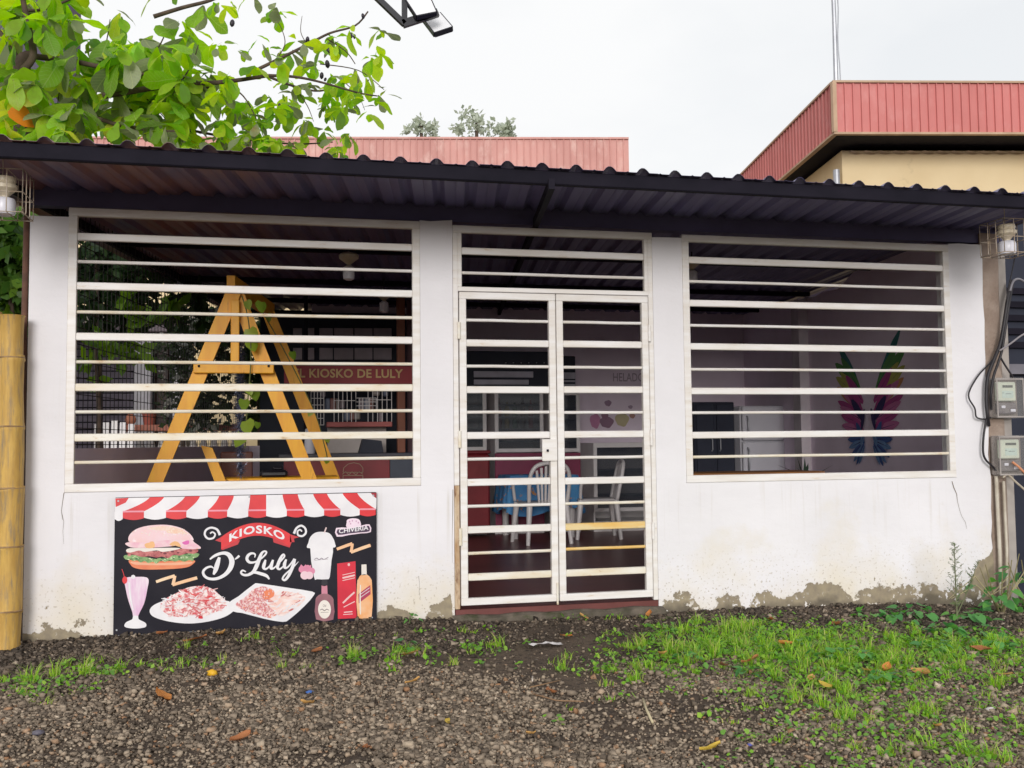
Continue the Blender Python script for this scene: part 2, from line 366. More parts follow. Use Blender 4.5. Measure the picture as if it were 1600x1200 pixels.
# ---------------------------------------------------------------- ground (one sheet to the horizon)
def make_ground():
    xs = np.concatenate([[-600,-200,-80,-40,-22,-12,-7,-5], np.arange(-4, 7.01, .1), [8,10,14,22,40,80,200,600]])
    ys = np.concatenate([[-600,-200,-80,-40,-22,-14,-10,-8,-6,-5], np.arange(-4, .31, .1), [.6,1.2,3,6,9,14,22,40,80,200,600]])
    vs = [(x, y, ground_z(x, y) if (-13 < x < 15 and y > -13) else (-.68 if y < -13 else -.02)) for y in ys for x in xs]
    vs = [(x, y, (z if y <= .31 else min(z, -.0))) for x, y, z in vs]
    nx = len(xs); fs = [(j*nx+i, j*nx+i+1, j*nx+nx+i+1, j*nx+nx+i) for j in range(len(ys)-1) for i in range(nx-1)]
    mb = MB(); mb.add(vs, fs)
    mt, t, b, L = newmat('dark_soil')
    v = coords(t, L, False)
    col = mix(t, L, ramp(t, L, noise(t, L, v, 2.2, 7), [(.35, 0.), (.65, 1.)]), (.085,.064,.050), (.15,.113,.085))
    col = mix(t, L, ramp(t, L, noise(t, L, v, 26, 6, .7), [(.5, 0.), (.7, 1.)]), col, (.035,.030,.028))
    col = mix(t, L, ramp(t, L, noise(t, L, v, 45, 3), [(.66, 0.), (.72, 1.)]), col, (.22,.19,.16))
    L(col, b.inputs['Base Color']); b.inputs['Roughness'].default_value = .95; b.inputs['Specular IOR Level'].default_value = .15
    bump(t, L, b, noise(t, L, v, 70, 5, .7), .8, .015)
    return structure(mb.build('ground', mt, None, True))
make_ground()

# ---------------------------------------------------------------- the kiosk building
K = thing('kiosk_building', 'low whitewashed kiosk with white barred openings and a dark corrugated roof', 'building', (1.8, 0, 0))
LW = (-1.279, .857, .954, 2.676); RW = (2.683, 4.798, .936, 2.658); DR = (1.0705, 2.4657, .10, 2.661)
WL, WR = -1.494, 5.086
def wall_grid(xs, zs, solid, y0, y1, top=None):
    mb = MB(); nx, nz_ = len(xs)-1, len(zs)-1
    def pt(i, j, y):
        z = zs[j]
        if i == nx: return (xs[i]-.004+.014*mnoise.noise((3, z*5, 1))+.008*mnoise.noise((3, z*17, 4)), y, top(xs[i]) if top and j == nz_ else z)
        if top and j == nz_: z = top(xs[i])
        return (xs[i], y, z)
    ok = lambda i, j: 0 <= i < nx and 0 <= j < nz_ and solid(.5*(xs[i]+xs[i+1]), .5*(zs[j]+zs[j+1]))
    for i in range(nx):
        for j in range(nz_):
            if not ok(i, j): continue
            a, b_, c, d = (i, j), (i+1, j), (i+1, j+1), (i, j+1)
            mb.face([pt(*a, y0), pt(*b_, y0), pt(*c, y0), pt(*d, y0)]); mb.face([pt(*d, y1), pt(*c, y1), pt(*b_, y1), pt(*a, y1)], 1)
            if not ok(i-1, j): mb.face([pt(*a, y1), pt(*a, y0), pt(*d, y0), pt(*d, y1)])
            if not ok(i+1, j): mb.face([pt(*b_, y0), pt(*b_, y1), pt(*c, y1), pt(*c, y0)])
            if not ok(i, j-1): mb.face([pt(*a, y1), pt(*b_, y1), pt(*b_, y0), pt(*a, y0)])
            if not ok(i, j+1): mb.face([pt(*d, y0), pt(*c, y0), pt(*c, y1), pt(*d, y1)])
    return mb
def in_open(x, z):
    return (LW[0] < x < LW[1] and z > LW[2]) or (RW[0] < x < RW[1] and z > RW[2]) or (DR[0] < x < DR[1] and z > -.05)
xs = sorted(set([WL, WR, LW[0], LW[1], DR[0], DR[1], RW[0], RW[1]] + [round(WL+i*.11, 3) for i in range(1, 60)]))
zs = sorted(set([-.35, -.05, LW[2], RW[2], 2.6] + [round(.1*i, 2) for i in range(0, 25)] + [2.55]))
def wtop(x):
    base = 2.615 if x < -1 else 2.685 if x < 1.5 else 2.632 if x < 3 else 2.668
    return base + mnoise.noise((x*6, 1, 2))*.012
wall = wall_grid(xs, zs, lambda x, z: not in_open(x, z), 0., .15, wtop)
wo_ = wall.build('facade_wall', [MAT['plaster'], MAT['in_wall']], K)
# hairline cracks
def crack(pts, w):
    mb = MB(); pts = [P(x, y, -.0015) for x, y in pts]; n = len(pts)
    lo = []; hi = []
    for i, p in enumerate(pts):
        ww = w*(1-.7*i/(n-1))*random.uniform(.6, 1.3); j = random.uniform(-.004, .004)
        lo.append(p+Vector((-ww/2+j, 0, 0))); hi.append(p+Vector((ww/2+j, 0, 0)))
    for i in range(n-1): mb.face([lo[i], hi[i], hi[i+1], lo[i+1]])
    return mb.build('crack', flat('crack_shadow', (.20,.16,.13), .9), wo_)
crack([(1488,752),(1491,762),(1495,772),(1496,783),(1499,795),(1503,806),(1508,816),(1511,826)], .008)
crack([(99,770),(98,784),(97,798),(98,812)], .004)
crack([(46,706),(60,705.6),(72,706.5),(84,705.5),(98,706)][::1] and [(97,800),(99,815),(98,830),(100,850)], .003)
crack([(655,900),(656,912),(655,925),(657,935)], .003)
crack([(708,765),(707,800),(706.5,840),(706,880)], .004)
# top beam between wall and roof
mb = MB(); mb.box(WL-.05, 5.3, .04, .12, 2.69, roof_z(.04)+.03); mb.build('top_beam', MAT['beam'], K)
# roof sheets, profile with ribs every 20 cm
def roof_profile(x0, x1):
    pts = []; p = .2; n = int(round((x1-x0)/p))
    for k in range(n):
        a = x0+k*p
        pts += [(a, 0), (a+.058, 0), (a+.068, .0045), (a+.078, 0), (a+.122, 0), (a+.137, .018), (a+.151, .027), (a+.169, .027), (a+.183, .018)]
    pts += [(x1, 0), (x1+.055, 0)]; return pts
rbase = MB(); rbase.box(-1.9, 7.9, BACK+.35, BACK+.42, roof_z(BACK)-.1, roof_z(BACK)-.01)
roof_o = rbase.build('roof', MAT['steel'], K)
YE, YB = -1.05, BACK+.5
for k in range(7):
    x0 = -1.95 + k*1.0; mb = MB(); pr = roof_profile(x0, x0+1.0 + (.0 if k == 7 else .0))
    lift = .0018*(k % 2)
    rows = []
    ysl = [YE + random.uniform(-.012, .012), YE+.45, .0, 1.5, 3.2, 4.6, YB]
    for y in ysl:
        dz = mnoise.noise((k*1.7, y*.8, 4))*.004
        rows.append([(x+SKEW*(y-YE), y, roof_z(y)+z+lift+dz) for x, z in pr])
    nn = len(pr)
    for th in (0, .0012):
        vs = [(x, y, z+th) for r in rows for x, y, z in r]
        mb.add(vs, [(j*nn+i, j*nn+i+1, j*nn+nn+i+1, j*nn+nn+i) if th else (j*nn+i, j*nn+nn+i, j*nn+nn+i+1, j*nn+i+1) for j in range(len(ysl)-1) for i in range(nn-1)])
    for i in range(nn-1):
        a, b_ = rows[0][i], rows[0][i+1]
        mb.face([a, b_, (b_[0], b_[1], b_[2]+.0012), (a[0], a[1], a[2]+.0012)])
    mb.build('roof_sheet', MAT['roof'], roof_o, 30)
mb = MB(); mb.bbox(-1.95, 5.02, -1.025, -.985, 2.684, roof_z(-1.02)-.003, .006); mb.build('eave_purlin', MAT['steel'], roof_o)
for y in (1.6, 3.4, 4.9):
    mb = MB(); mb.box(leftwall_x(y)-.2, sidewall_x(y)+.1, y, y+.05, roof_z(y)-.05, roof_z(y)-.004); mb.build('purlin', MAT['steel'], roof_o)
for xr in (-1.7, 1.46):
    a = Vector((xr, -1.07 if xr == 1.46 else -.98, 0)); mb = MB()
    for (ya, yb) in ((a.y, BACK),):
        p = Vector((xr, ya, roof_z(ya)-.036-(.055 if xr == 1.46 else .0))); q = Vector((xr+SKEW*(yb-ya), yb, roof_z(yb)-.04))
        mb.beam(p, q, .035, .06)
    mb.build('rafter', MAT['steel'], roof_o)
# side wall on the right (full height, mural), with a ragged gap under the roof
sw = MB(); ys_ = [.15, .8, 1.4, 2.0, 2.4, 2.75, 3.1, 3.3, 3.5, 4.0, 4.6, BACK]
def swtop(y): return roof_z(y) - (.005 if not (2.3 < y < 4.1) else .10+.03*math.sin(y*9))
for a, b_ in zip(ys_[:-1], ys_[1:]):
    A0, B0 = sidewall_x(a), sidewall_x(b_)
    sw.face([(B0, b_, -.1), (A0, a, -.1), (A0, a, swtop(a)), (B0, b_, swtop(b_))])
    sw.face([(A0+.15, a, -.1), (B0+.15, b_, -.1), (B0+.15, b_, swtop(b_)), (A0+.15, a, swtop(a))])
    sw.face([(A0, a, swtop(a)), (A0+.15, a, swtop(a)), (B0+.15, b_, swtop(b_)), (B0, b_, swtop(b_))])
side_r = sw.build('side_wall', MAT['in_wall'], K)
# pilaster on it
def side_pt(y, off, z): return (sidewall_x(y)-off, y, z)
pa, pb = PX(1262, 600, 4.93-.02, SKEW).y, PX(1240, 600, 4.93-.1, SKEW).y
mb = MB(); mb.hexa([side_pt(pa,0.11,FLOOR), side_pt(pa,-.01,FLOOR), side_pt(pb,-.01,FLOOR), side_pt(pb,.11,FLOOR), side_pt(pa,.11,roof_z(pa)-.1), side_pt(pa,-.01,roof_z(pa)-.1), side_pt(pb,-.01,roof_z(pb)-.1), side_pt(pb,.11,roof_z(pb)-.1)])
mb.build('pilaster', M('pale_pilaster_paint', (.62,.56,.60), None, 3, .8, .1, 30), side_r)
# rear wall, parapet on the left, floor
mb = MB(); mb.box(leftwall_x(BACK)+.72, sidewall_x(BACK)+.15, BACK+.001, BACK+.15, -.1, roof_z(BACK)+.034); mb.build('rear_wall', MAT['in_wall'], K)
def quadwall(y0, y1, z0, z1, th, mat, name, par, fx=leftwall_x):
    mb = MB(); mb.hexa([(fx(y0)-th, y0, z0), (fx(y0), y0, z0), (fx(y1), y1, z0), (fx(y1)-th, y1, z0), (fx(y0)-th, y0, z1), (fx(y0), y0, z1), (fx(y1), y1, z1), (fx(y1)-th, y1, z1)])
    return mb.build(name, mat, par)
para = quadwall(.152, BACK, -.1, 1.215, .12, MAT['in_wall'], 'parapet', K)
mb = MB(); mb.add([(leftwall_x(.02), .02, FLOOR), (sidewall_x(.02)+.05, .02, FLOOR), (sidewall_x(BACK)+.05, BACK, FLOOR), (leftwall_x(BACK), BACK, FLOOR)], [(0,1,2,3)])
mb.face([(DR[0], .02, .08), (DR[1], .02, .08), (DR[1], .02, FLOOR), (DR[0], .02, FLOOR)])
fl_ = mb.build('floor', MAT['floor'], K)
para2 = MB(); para2.box(leftwall_x(BACK), leftwall_x(BACK)+.718, BACK+.002, BACK+.12, -.1, 1.215); para2.build('parapet', MAT['in_wall'], K)
# wire netting above the parapet
mb = MB(); yy = .16
while yy < BACK:
    x = leftwall_x(yy)-.06; mb.beam((x, yy, 1.216), (x, yy, roof_z(yy)-.02), .005, .005, (0,1,0)); yy += .085
z = 1.24
while z < 2.69:
    mb.beam((leftwall_x(.16)-.063, .16, z), (leftwall_x(BACK)-.063, BACK, z+random.uniform(-.012,.012)), .005, .005); z += .11
stuff(mb.build('wire_netting', MAT['mesh_wire'], K))
# door sill
mb = MB(); n = 14
def sillz(i): return .118 + .006*math.sin(i*1.7)
for i in range(n):
    a = DR[0]-.02+(DR[1]-DR[0]+.04)*i/n; b_ = DR[0]-.02+(DR[1]-DR[0]+.04)*(i+1)/n
    ya, yb = -.075+.012*math.sin(i*2.1), -.075+.012*math.sin((i+1)*2.1)
    mb.face([(a, ya, -.15), (b_, yb, -.15), (b_, yb, sillz(i+1)-.012), (a, ya, sillz(i)-.012)])
    mb.face([(a, ya, sillz(i)-.012), (b_, yb, sillz(i+1)-.012), (b_, -.04, sillz(i+1)), (a, -.04, sillz(i))])
    mb.face([(a, -.04, sillz(i)), (b_, -.04, sillz(i+1)), (b_, .019, sillz(i+1)), (a, .019, sillz(i))])
mb.build('door_sill', MAT['concrete'], K, 40)
mb = MB(); mb.box(DR[0]+.005, DR[1]-.005, -.004, .018, .10, .152); mb.build('threshold', MAT['maroon'], K)

# barred openings
_barmesh = {}
def bar(kind, length, mat):
    key = (kind, round(length, 3), mat.name)
    if key not in _barmesh:
        mb = MB(); h = .046 if kind == 'thick' else .021; d = .028 if kind == 'thick' else .02
        n = 6
        if kind == 'thick':
            for i in range(1): mb.bbox(-length/2, length/2, -d/2, d/2, -h/2, h/2, .004)
        else:
            mb.tube([(-length/2, 0, 0), (-length/6, 0, .001), (length/6, 0, -.001), (length/2, 0, 0)], h/2, 8)
        _barmesh[key] = mb.mesh('bar', mat, 35)
    return _barmesh[key]
def frame(name, x0, x1, z0, z1, w, y0, y1, par, mat):
    """a welded frame: its own mesh is the head rail; posts and foot rail are parts"""
    mb = MB(); mb.bbox(x0, x1, y0, y1, z1-w, z1, .003); mb.bbox(x0, x1, y0, y1, z0, z0+w, .003)
    mb.bbox(x0, x0+w, y0+.001, y1-.001, z0+w, z1-w, .003); mb.bbox(x1-w, x1, y0+.001, y1-.001, z0+w, z1-w, .003)
    return mb.build(name, mat, par)
PITCH = .152
def grille(op):
    x0, x1, z0, z1 = op
    g = frame('window_grille', x0+.001, x1-.001, z0+.001, z1-.001, .05, -.006, .034, K, MAT['bar'])
    for k in range(1, 11):
        kind = 'thick' if k % 2 else 'thin'
        z = z1-.025-k*PITCH + random.uniform(-.003, .003)
        mt = MAT['bar_old'] if (k > 5 and op is LW) or k == 10 or (op is LW and k in (4,)) else MAT['bar']
        link('bar', bar(kind, x1-x0-.102, mt), g, ((x0+x1)/2, .012 if kind == 'thick' else .016, z), (0, random.uniform(-.0012, .0012), 0))
    return g
gl = grille(LW); grr = grille(RW)
# inner reveal strips (old timber lining seen through the bars)
# door: outer jamb with transom, two leaves
jz1 = DR[3]; th = 2.2345
mb = MB(); mb.bbox(DR[0]+.002, DR[1]-.002, -.005, .034, jz1-.05, jz1-.001, .003)
mb.bbox(DR[0]+.002, DR[0]+.036, -.004, .033, .95, jz1-.05, .003); mb.bbox(DR[0]+.002, DR[0]+.036, -.004, .033, .155, .9495, .003, 1); mb.bbox(DR[1]-.036, DR[1]-.002, -.004, .033, .155, jz1-.05, .003)
mb.bbox(DR[0]+.036, DR[1]-.036, -.003, .032, th-.012, th+.018, .003)
mb.bbox(DR[0]+.036, DR[0]+.062, -.003, .032, th+.018, jz1-.05, .003); mb.bbox(DR[1]-.062, DR[1]-.036, -.003, .032, th+.018, jz1-.05, .003)
jamb = mb.build('door_jamb', [MAT['bar'], M('rust_streaked_enamel', (.62,.50,.36), (.40,.24,.12), 5, .6, .2, 50, stretch=(3,3,1), c3=(.20,.10,.05), s3=9, lo3=.52, hi3=.68)], K)
for k, kind in ((1, 'thick'), (2, 'thin')):
    link('bar', bar(kind, DR[1]-DR[0]-.126, MAT['bar']), jamb, ((DR[0]+DR[1])/2, .014, jz1-.025-.145*k), (0, .0006, 0))
lx0, lx1 = DR[0]+.042, DR[1]-.042; mid = (lx0+lx1)/2
for side, (a, b_) in enumerate(((lx0, mid-.003), (mid+.003, lx1))):
    top = th-.018; bot = .178
    lf = frame('door_leaf', a, b_, bot, top, .046, -.012, .028, K, MAT['bar'] if side == 0 else MAT['bar'])
    for k in range(1, 13):
        kind = 'thin' if k % 2 else 'thick'
        mt = MAT['bar']
        if side == 1 and k in (10, 11): mt = MAT['bar_rust']
        elif (side == 1 and k in (9, 12)) or (side == 0 and k in (11, 12)): mt = MAT['bar_old']
        z = 2.1837 - k*PITCH + random.uniform(-.003, .003)
        link('bar', bar(kind, b_-a-.094, mt), lf, ((a+b_)/2, .006 if kind == 'thick' else .01, z), (0, random.uniform(-.0015, .0015), 0))
    hx = a-.004 if side == 0 else b_+.004
    for zz in (1.96, 1.25, .62):
        hb = MB(); hb.tube([(hx, -.018, zz-.055), (hx, -.018, zz+.055)], .011, 10); hb.tube([(hx, -.018, zz-.004), (hx, -.018, zz+.004)], .013, 10)
        hb.build('hinge', MAT['bar'] if side else MAT['bar_old'], lf, 40)
    if side == 0:
        lb = MB(); lb.bbox(b_-.105, b_-.002, -.024, -.0125, 1.10, 1.245, .003); lk = lb.build('lock_plate', MAT['bar'], lf)
        kb = MB(); kb.lathe((b_-.07, -.03, 1.17), [(.008,-.008),(.008,.008)], 10); kb.build('keyhole', MAT['steel'], lk)
        bb = MB(); bb.tube([(b_-.012, -.02, .16), (b_-.012, -.02, .30)], .007, 8); bb.build('drop_bolt', MAT['bar_old'], lf)
# ---------------------------------------------------------------- printed menu board leaning on the wall
BX0, BX1, BZ0, BZ1 = -.990, .568, .107, .920
SGN = thing('menu_board', 'black printed menu board with a red and white awning border leaning on the wall', 'sign board', (-.21, -.03, .107))
mb = MB(); mb.bbox(BX0, BX1, -.035, -.004, BZ0, BZ1, .003)
panel = mb.build('panel', M('black_vinyl', (.012,.011,.018), (.022,.020,.028), 3, .6, .25, 5, spec=.15, c3=(.07,.065,.07), s3=30, lo3=.68, hi3=.8), SGN)
mb = MB(); mb.bbox(BX0-.002, BX1+.002, -.036, -.003, BZ0-.006, BZ0-.0005, .001); mb.build('edge_strip', MAT['galv'], SGN)
def B(cx, cy, layer=0):
    u = (cx-63)/(1489-63); yt = 139-45*u; yb = 888-88*u; v = (cy-yt)/(yb-yt)
    # nearer left end looks wider: even out
    u = u*(1+.04*(1-u))**-1 * 1.0 if False else u
    return (BX0+(BX1-BX0)*u, -.0353-.0004*layer, BZ1-(BZ1-BZ0)*v)
def blob(mb, pts, layer, mi=0, k=5, smooth=True):
    q = smoothpts(pts, k, True) if smooth else pts
    mb.face([B(x, y, layer) for x, y in q], mi)
def stroke(mb, pts, layer, mi=0, k=7):
    """ribbon of varying width through (x, y, width)"""
    q = smoothpts(pts, k); n = len(q); lo = []; hi = []
    for i in range(n):
        d = q[min(i+1, n-1)][:2]-q[max(i-1, 0)][:2]; d = d/(np.linalg.norm(d)+1e-9); nrm = np.array([-d[1], d[0]])
        lo.append(q[i][:2]+nrm*q[i][2]/2); hi.append(q[i][:2]-nrm*q[i][2]/2)
    for i in range(n-1):
        l0, l1 = layer+.8*i/n, layer+.8*(i+1)/n; mb.face([B(*lo[i], l0), B(*lo[i+1], l1), B(*hi[i+1], l1), B(*hi[i], l0)], mi)
def lettering(mb, body, fn, layer, mi=0, **kw):
    vs, fs = text_mesh(body, **kw); mb.add([B(*fn(u, v), layer) for u, v in vs], fs, mi)
def ell(cx, cy, rx, ry, n=24, a0=0, a1=2*math.pi): return [(cx+rx*math.cos(a0+(a1-a0)*i/n), cy+ry*math.sin(a0+(a1-a0)*i/n)) for i in range(n)]
pw = flat('print_white', (.80,.78,.80), .4, (.72,.70,.73)); pr = flat('print_red', (.72,.028,.035), .4, (.6,.02,.03)); prd = flat('print_dark_red', (.34,.015,.03), .4)
pbk = flat('print_black', (.02,.018,.028), .4); pcream = flat('print_cream', (.80,.74,.68), .4)
# awning
mb = MB()
A = [(66,150),(130,140),(245,136),(320,134),(430,131),(510,129),(612,126),(692,123),(781,120),(868,117),(958,114),(1042,112),(1128,109),(1206,106),(1294,104),(1378,100),(1452,98),(1488,97)]
def yb_line(x): return 214-26*(x-105)/1280.
bot = [(63,0),(105,1),(215,0),(330,1),(438,0),(552,1),(656,0),(770,1),(868,0),(982,1),(1080,0),(1190,1),(1282,0),(1392,1),(1484,0)]
blob(mb, [(64,141),(1489,97),(1487,yb_line(1484)),(64,yb_line(64)+2)], 1, 0, smooth=False)
tops = [(245,320,105,215),(430,510,330,438),(612,692,552,656),(781,868,770,868),(958,1042,982,1080),(1128,1206,1190,1282),(1294,1378,1392,1484)]
for tl, tr, bl, br in tops:
    def edge(t, b_, n=8):
        out = []
        for i in range(n+1):
            s = i/n; e = s**1.7 if True else s
            y = (140-44*(t-66)/1422.)*(1-s)+yb_line(b_)*s
            out.append((t+(b_-t)*(s*.35+.65*e), y))
        return out
    le, re = edge(tl, bl), edge(tr, br)
    for i in range(8): mb.face([B(*le[i], 2), B(*re[i], 2), B(*re[i+1], 2), B(*le[i+1], 2)], 1)
blob(mb, [(66,143),(135,139),(120,165),(68,190)], 2, 1, smooth=False); blob(mb, [(1455,98),(1489,97),(1488,128),(1470,115)], 2, 2, smooth=False)
allb = [63,105,215,330,438,552,656,770,868,982,1080,1190,1282,1392,1484]
for i in range(len(allb)-1):
    a, b_ = allb[i], allb[i+1]; y = yb_line((a+b_)/2); red = i % 2 == 1
    hh = 48-.006*a
    if i == 0: hh += 4
    pts = [(a, yb_line(a)+(3 if red else 0)), (b_, yb_line(b_)+(3 if red else 0)), (b_, y+hh*.78)] + [(b_+(a-b_)*s/6, y+hh*(.78+.22*math.sin(math.pi*s/6))) for s in range(1, 6)] + [(a, y+hh*.78)]
    blob(mb, pts, 2 if not red else 3, 1 if red else 0, smooth=False)
    if red: blob(mb, [(a, yb_line(a)-4), (b_, yb_line(b_)-4), (b_, yb_line(b_)+5), (a, yb_line(a)+5)], 4, 3, smooth=False)
mb.build('awning_print', [pw, pr, prd, flat('print_pink', (.80,.30,.38), .4)], SGN)
# burger
mb = MB()
bun = M('print_bun', (.80,.60,.66), (.80,.52,.52), 7, .4, 0, c3=(.84,.72,.74), s3=40, lo3=.58, hi3=.66); meat = M('print_meat', (.34,.06,.07), (.55,.17,.16), 45, .4, 0, c3=(.12,.02,.03), s3=40, lo3=.58, hi3=.66)
lett = M('print_lettuce', (.30,.46,.18), (.08,.20,.06), 40, .4, 0, c3=(.62,.72,.45), s3=45, lo3=.56, hi3=.66); ham = M('print_ham', (.76,.40,.50), (.80,.60,.62), 25, .4, 0, c3=(.80,.42,.14), s3=18, lo3=.6, hi3=.65); bunb = M('print_bun_base', (.78,.26,.11), (.70,.18,.08), 12, .4, 0)
def Q(pts): return [(69.6+x*.3043, 243.5+y*.3043) for x, y in pts]
blob(mb, Q([(240,770),(500,795),(900,785),(1340,765),(1325,840),(1200,900),(900,930),(500,940),(330,912),(262,860)]), 1, 4, 4)
blob(mb, Q([(140,710),(200,680),(400,695),(600,735),(780,755),(950,690),(1150,668),(1300,640),(1440,650),(1405,710),(1345,730),(1335,785),(1270,765),(1180,795),(1100,770),(1020,795),(930,770),(850,800),(780,775),(700,835),(640,800),(560,825),(500,790),(430,815),(370,780),(300,790),(250,760),(180,765)]), 2, 2, 3)
blob(mb, Q([(195,625),(400,600),(700,610),(1000,570),(1300,555),(1425,590),(1350,650),(1230,640),(1100,685),(1000,670),(900,735),(800,705),(700,725),(580,700),(450,715),(330,680),(230,665)]), 3, 1, 3)
blob(mb, Q([(180,610),(250,560),(600,555),(1000,545),(1110,560),(950,600),(800,620),(700,595),(500,625),(400,600),(250,640)]), 4, 5, 3)
blob(mb, Q([(165,475),(250,450),(500,440),(900,400),(1280,385),(1345,440),(1465,530),(1420,565),(1150,560),(1080,500),(950,520),(600,550),(300,550),(200,515)]), 5, 3, 3)
blob(mb, Q([(500,480),(640,450),(665,540),(530,555)]), 6, 7, 3); blob(mb, Q([(920,490),(1000,430),(1080,450),(1120,530),(1000,500)]), 6, 7, 3); blob(mb, Q([(1140,450),(1250,410),(1260,470),(1190,490)]), 6, 8, 3)
blob(mb, Q([(228,440),(218,370),(260,290),(360,212),(520,160),(720,136),(920,140),(1120,190),(1250,270),(1320,350),(1332,410),(1200,400),(1000,402),(700,428),(450,452),(300,455)]), 7, 0, 4)
blob(mb, Q([(560,195),(750,160),(950,165),(1130,215),(1235,300),(1100,290),(900,285),(850,240),(700,235)]), 8, 6, 3)
rb = random.Random(3)
for i in range(46):
    u = rb.uniform(-1, 1); v = rb.uniform(0, 1)*math.sqrt(1-u*u*.95); x_, y_ = 775+520*u, 330-175*v
    a_ = rb.uniform(-.5, .5); mb.face([B(*Q([(x_+dx*math.cos(a_)-dy*math.sin(a_), y_+dx*math.sin(a_)+dy*math.cos(a_))])[0], 9+.02*i) for dx, dy in ((-13,0),(-5,-6),(8,-5),(14,0),(8,5),(-5,6))], 5 if rb.random() < .6 else 6)
for i in range(34):
    x_ = rb.uniform(230, 1360); y_ = 660-60*(x_-230)/1130+rb.uniform(-28, 28); r_ = rb.uniform(14, 34); mb.face([B(*q_, 3.2+.015*i) for q_ in Q(ell(x_, y_, r_, r_*.6, 9))], rb.choice((1, 9, 10, 9)))
for i in range(40):
    x_ = rb.uniform(180, 1390); y_ = (745 if x_ < 700 else 735-45*(x_-700)/700)+rb.uniform(-30, 30); r_ = rb.uniform(12, 30); mb.face([B(*q_, 2.2+.015*i) for q_ in Q(ell(x_, y_, r_, r_*.55, 8))], rb.choice((2, 11, 12, 2)))
blob(mb, Q([(270,800),(600,825),(950,815),(1310,795),(1250,840),(900,860),(500,860),(320,850)]), 1.5, 13, 3)
mb.build('burger_print', [bun, meat, lett, ham, bunb, pcream, M('print_sesame', (.80,.50,.36), (.80,.62,.54), 22, .4, 0, c3=(.86,.76,.64), s3=70, lo3=.56, hi3=.62), flat('print_cheese', (.82,.45,.20), .4), flat('print_onion', (.70,.12,.42), .4), flat('print_meat_light', (.58,.20,.19), .4), flat('print_meat_dark', (.16,.02,.035), .4), flat('print_lettuce_light', (.62,.70,.42), .4), flat('print_lettuce_dark', (.05,.16,.05), .4), flat('print_bun_light', (.84,.42,.26), .4)], SGN)
# milkshake glass
mb = MB(); shake = M('print_shake', (.70,.42,.62), (.80,.70,.76), 9, .4, 0, stretch=(3,1,.6))
blob(mb, [(121,580),(180,570),(240,578),(236,640),(222,710),(200,760),(188,785),(166,785),(160,760),(140,700),(126,640)], 1, 0)
blob(mb, [(166,782),(190,782),(195,800),(230,820),(228,842),(175,850),(124,842),(128,818),(160,800)], 2, 1); blob(mb, ell(163,570,11,11,12), 2, 1, smooth=False)
blob(mb, ell(120,588,13,20,12), 2, 2, smooth=False); stroke(mb, [(118,575,3),(112,550,3),(104,528,3)], 2, 2)
stroke(mb, [(142,600,9),(150,680,9),(165,750,6)], 3, 1)
mb.build('milkshake_print', [shake, pw, pr], SGN)
# swirls, ribbon, lettering
mb = MB()
stroke(mb, [(618,338,14),(602,308,12),(570,298,11),(543,312,11),(537,338,11),(555,358,11),(582,354,10),(592,334,9),(578,322,8),(565,330,8)], 1, 0)
stroke(mb, [(1022,326,14),(1036,296,12),(1062,282,11),(1084,296,11),(1088,320,11),(1070,338,11),(1046,334,10),(1042,314,9),(1056,304,8),(1066,314,8)], 1, 0)
def rib(u, o):
    return (625+(1000-625)*u, 348-72*math.sin(math.pi*u*.98)**.9 - 14*u + o)
up_ = [rib(i/16, 0) for i in range(17)]; dn = [rib(i/16, 70) for i in range(17)]
mb2 = MB(); blob(mb2, [(592,367),(640,340),(650,378),(620,376)], 1, 1, smooth=False); blob(mb2, [(625,352),(726,366),(715,388),(630,420),(640,380)], 1, 1, smooth=False)
blob(mb2, [(985,325),(1052,345),(1022,352),(1025,372),(985,372)], 1, 1, smooth=False); blob(mb2, [(905,352),(1000,330),(1010,372),(998,402),(985,398),(910,375)], 1, 1, smooth=False)
for i in range(16): mb2.face([B(*up_[i], 2), B(*up_[i+1], 2), B(*dn[i+1], 2), B(*dn[i], 2)], 0)
mb2.build('ribbon_print', [pr, flat('print_ribbon_shade', (.55,.03,.04), .4)], SGN)
mb.build('swirl_print', [pw], SGN); mb = MB()
def arc(u, v):
    x = 668+(970-668)*u; s = (x-625)/375.; yb_ = 348-72*math.sin(math.pi*s*.98)**.9-14*s
    return (x, yb_+58-44*v)
lettering(mb, 'KIOSKO', arc, 4, 0, bold=.03, space=1.12)
mb.build('ribbon_lettering', [pw], SGN); mb = MB()
_sl = [4.]
def S(pts):
    _sl[0] += 1; stroke(mb, [(504.3+x*.3913, 243.5+y*.3913, w*.3913) for x, y, w in pts], _sl[0], 0, 8)
S([(285,550,36),(262,630,60),(236,720,60),(206,792,26)])
S([(155,580,20),(225,528,36),(330,492,42),(410,512,58),(455,590,72),(440,690,66),(370,785,50),(260,845,40),(150,850,36),(82,810,36),(66,750,34),(110,700,30),(170,682,26),(208,704,14)])
S([(560,526,32),(528,555,26),(498,578,12)])
S([(772,548,12),(778,505,22),(732,490,30),(682,520,40),(666,572,42),(702,616,36),(775,612,26),(855,568,22),(918,510,24),(936,472,24),(908,460,24),(868,492,36),(832,580,52),(797,670,56),(755,745,44),(690,788,36),(622,792,32),(584,762,28),(606,730,24),(652,748,16)])
S([(690,772,16),(780,756,36),(870,776,44),(940,802,40),(978,848,20)])
S([(925,578,22),(906,640,46),(898,690,42),(932,705,28),(985,660,20),(1025,585,26)]); S([(1030,578,28),(1006,650,46),(1002,695,40),(1040,692,24),(1085,650,16)])
S([(1085,650,14),(1140,592,20),(1188,530,24),(1176,500,24),(1146,532,34),(1110,612,46),(1092,680,42),(1122,706,28),(1172,668,16)])
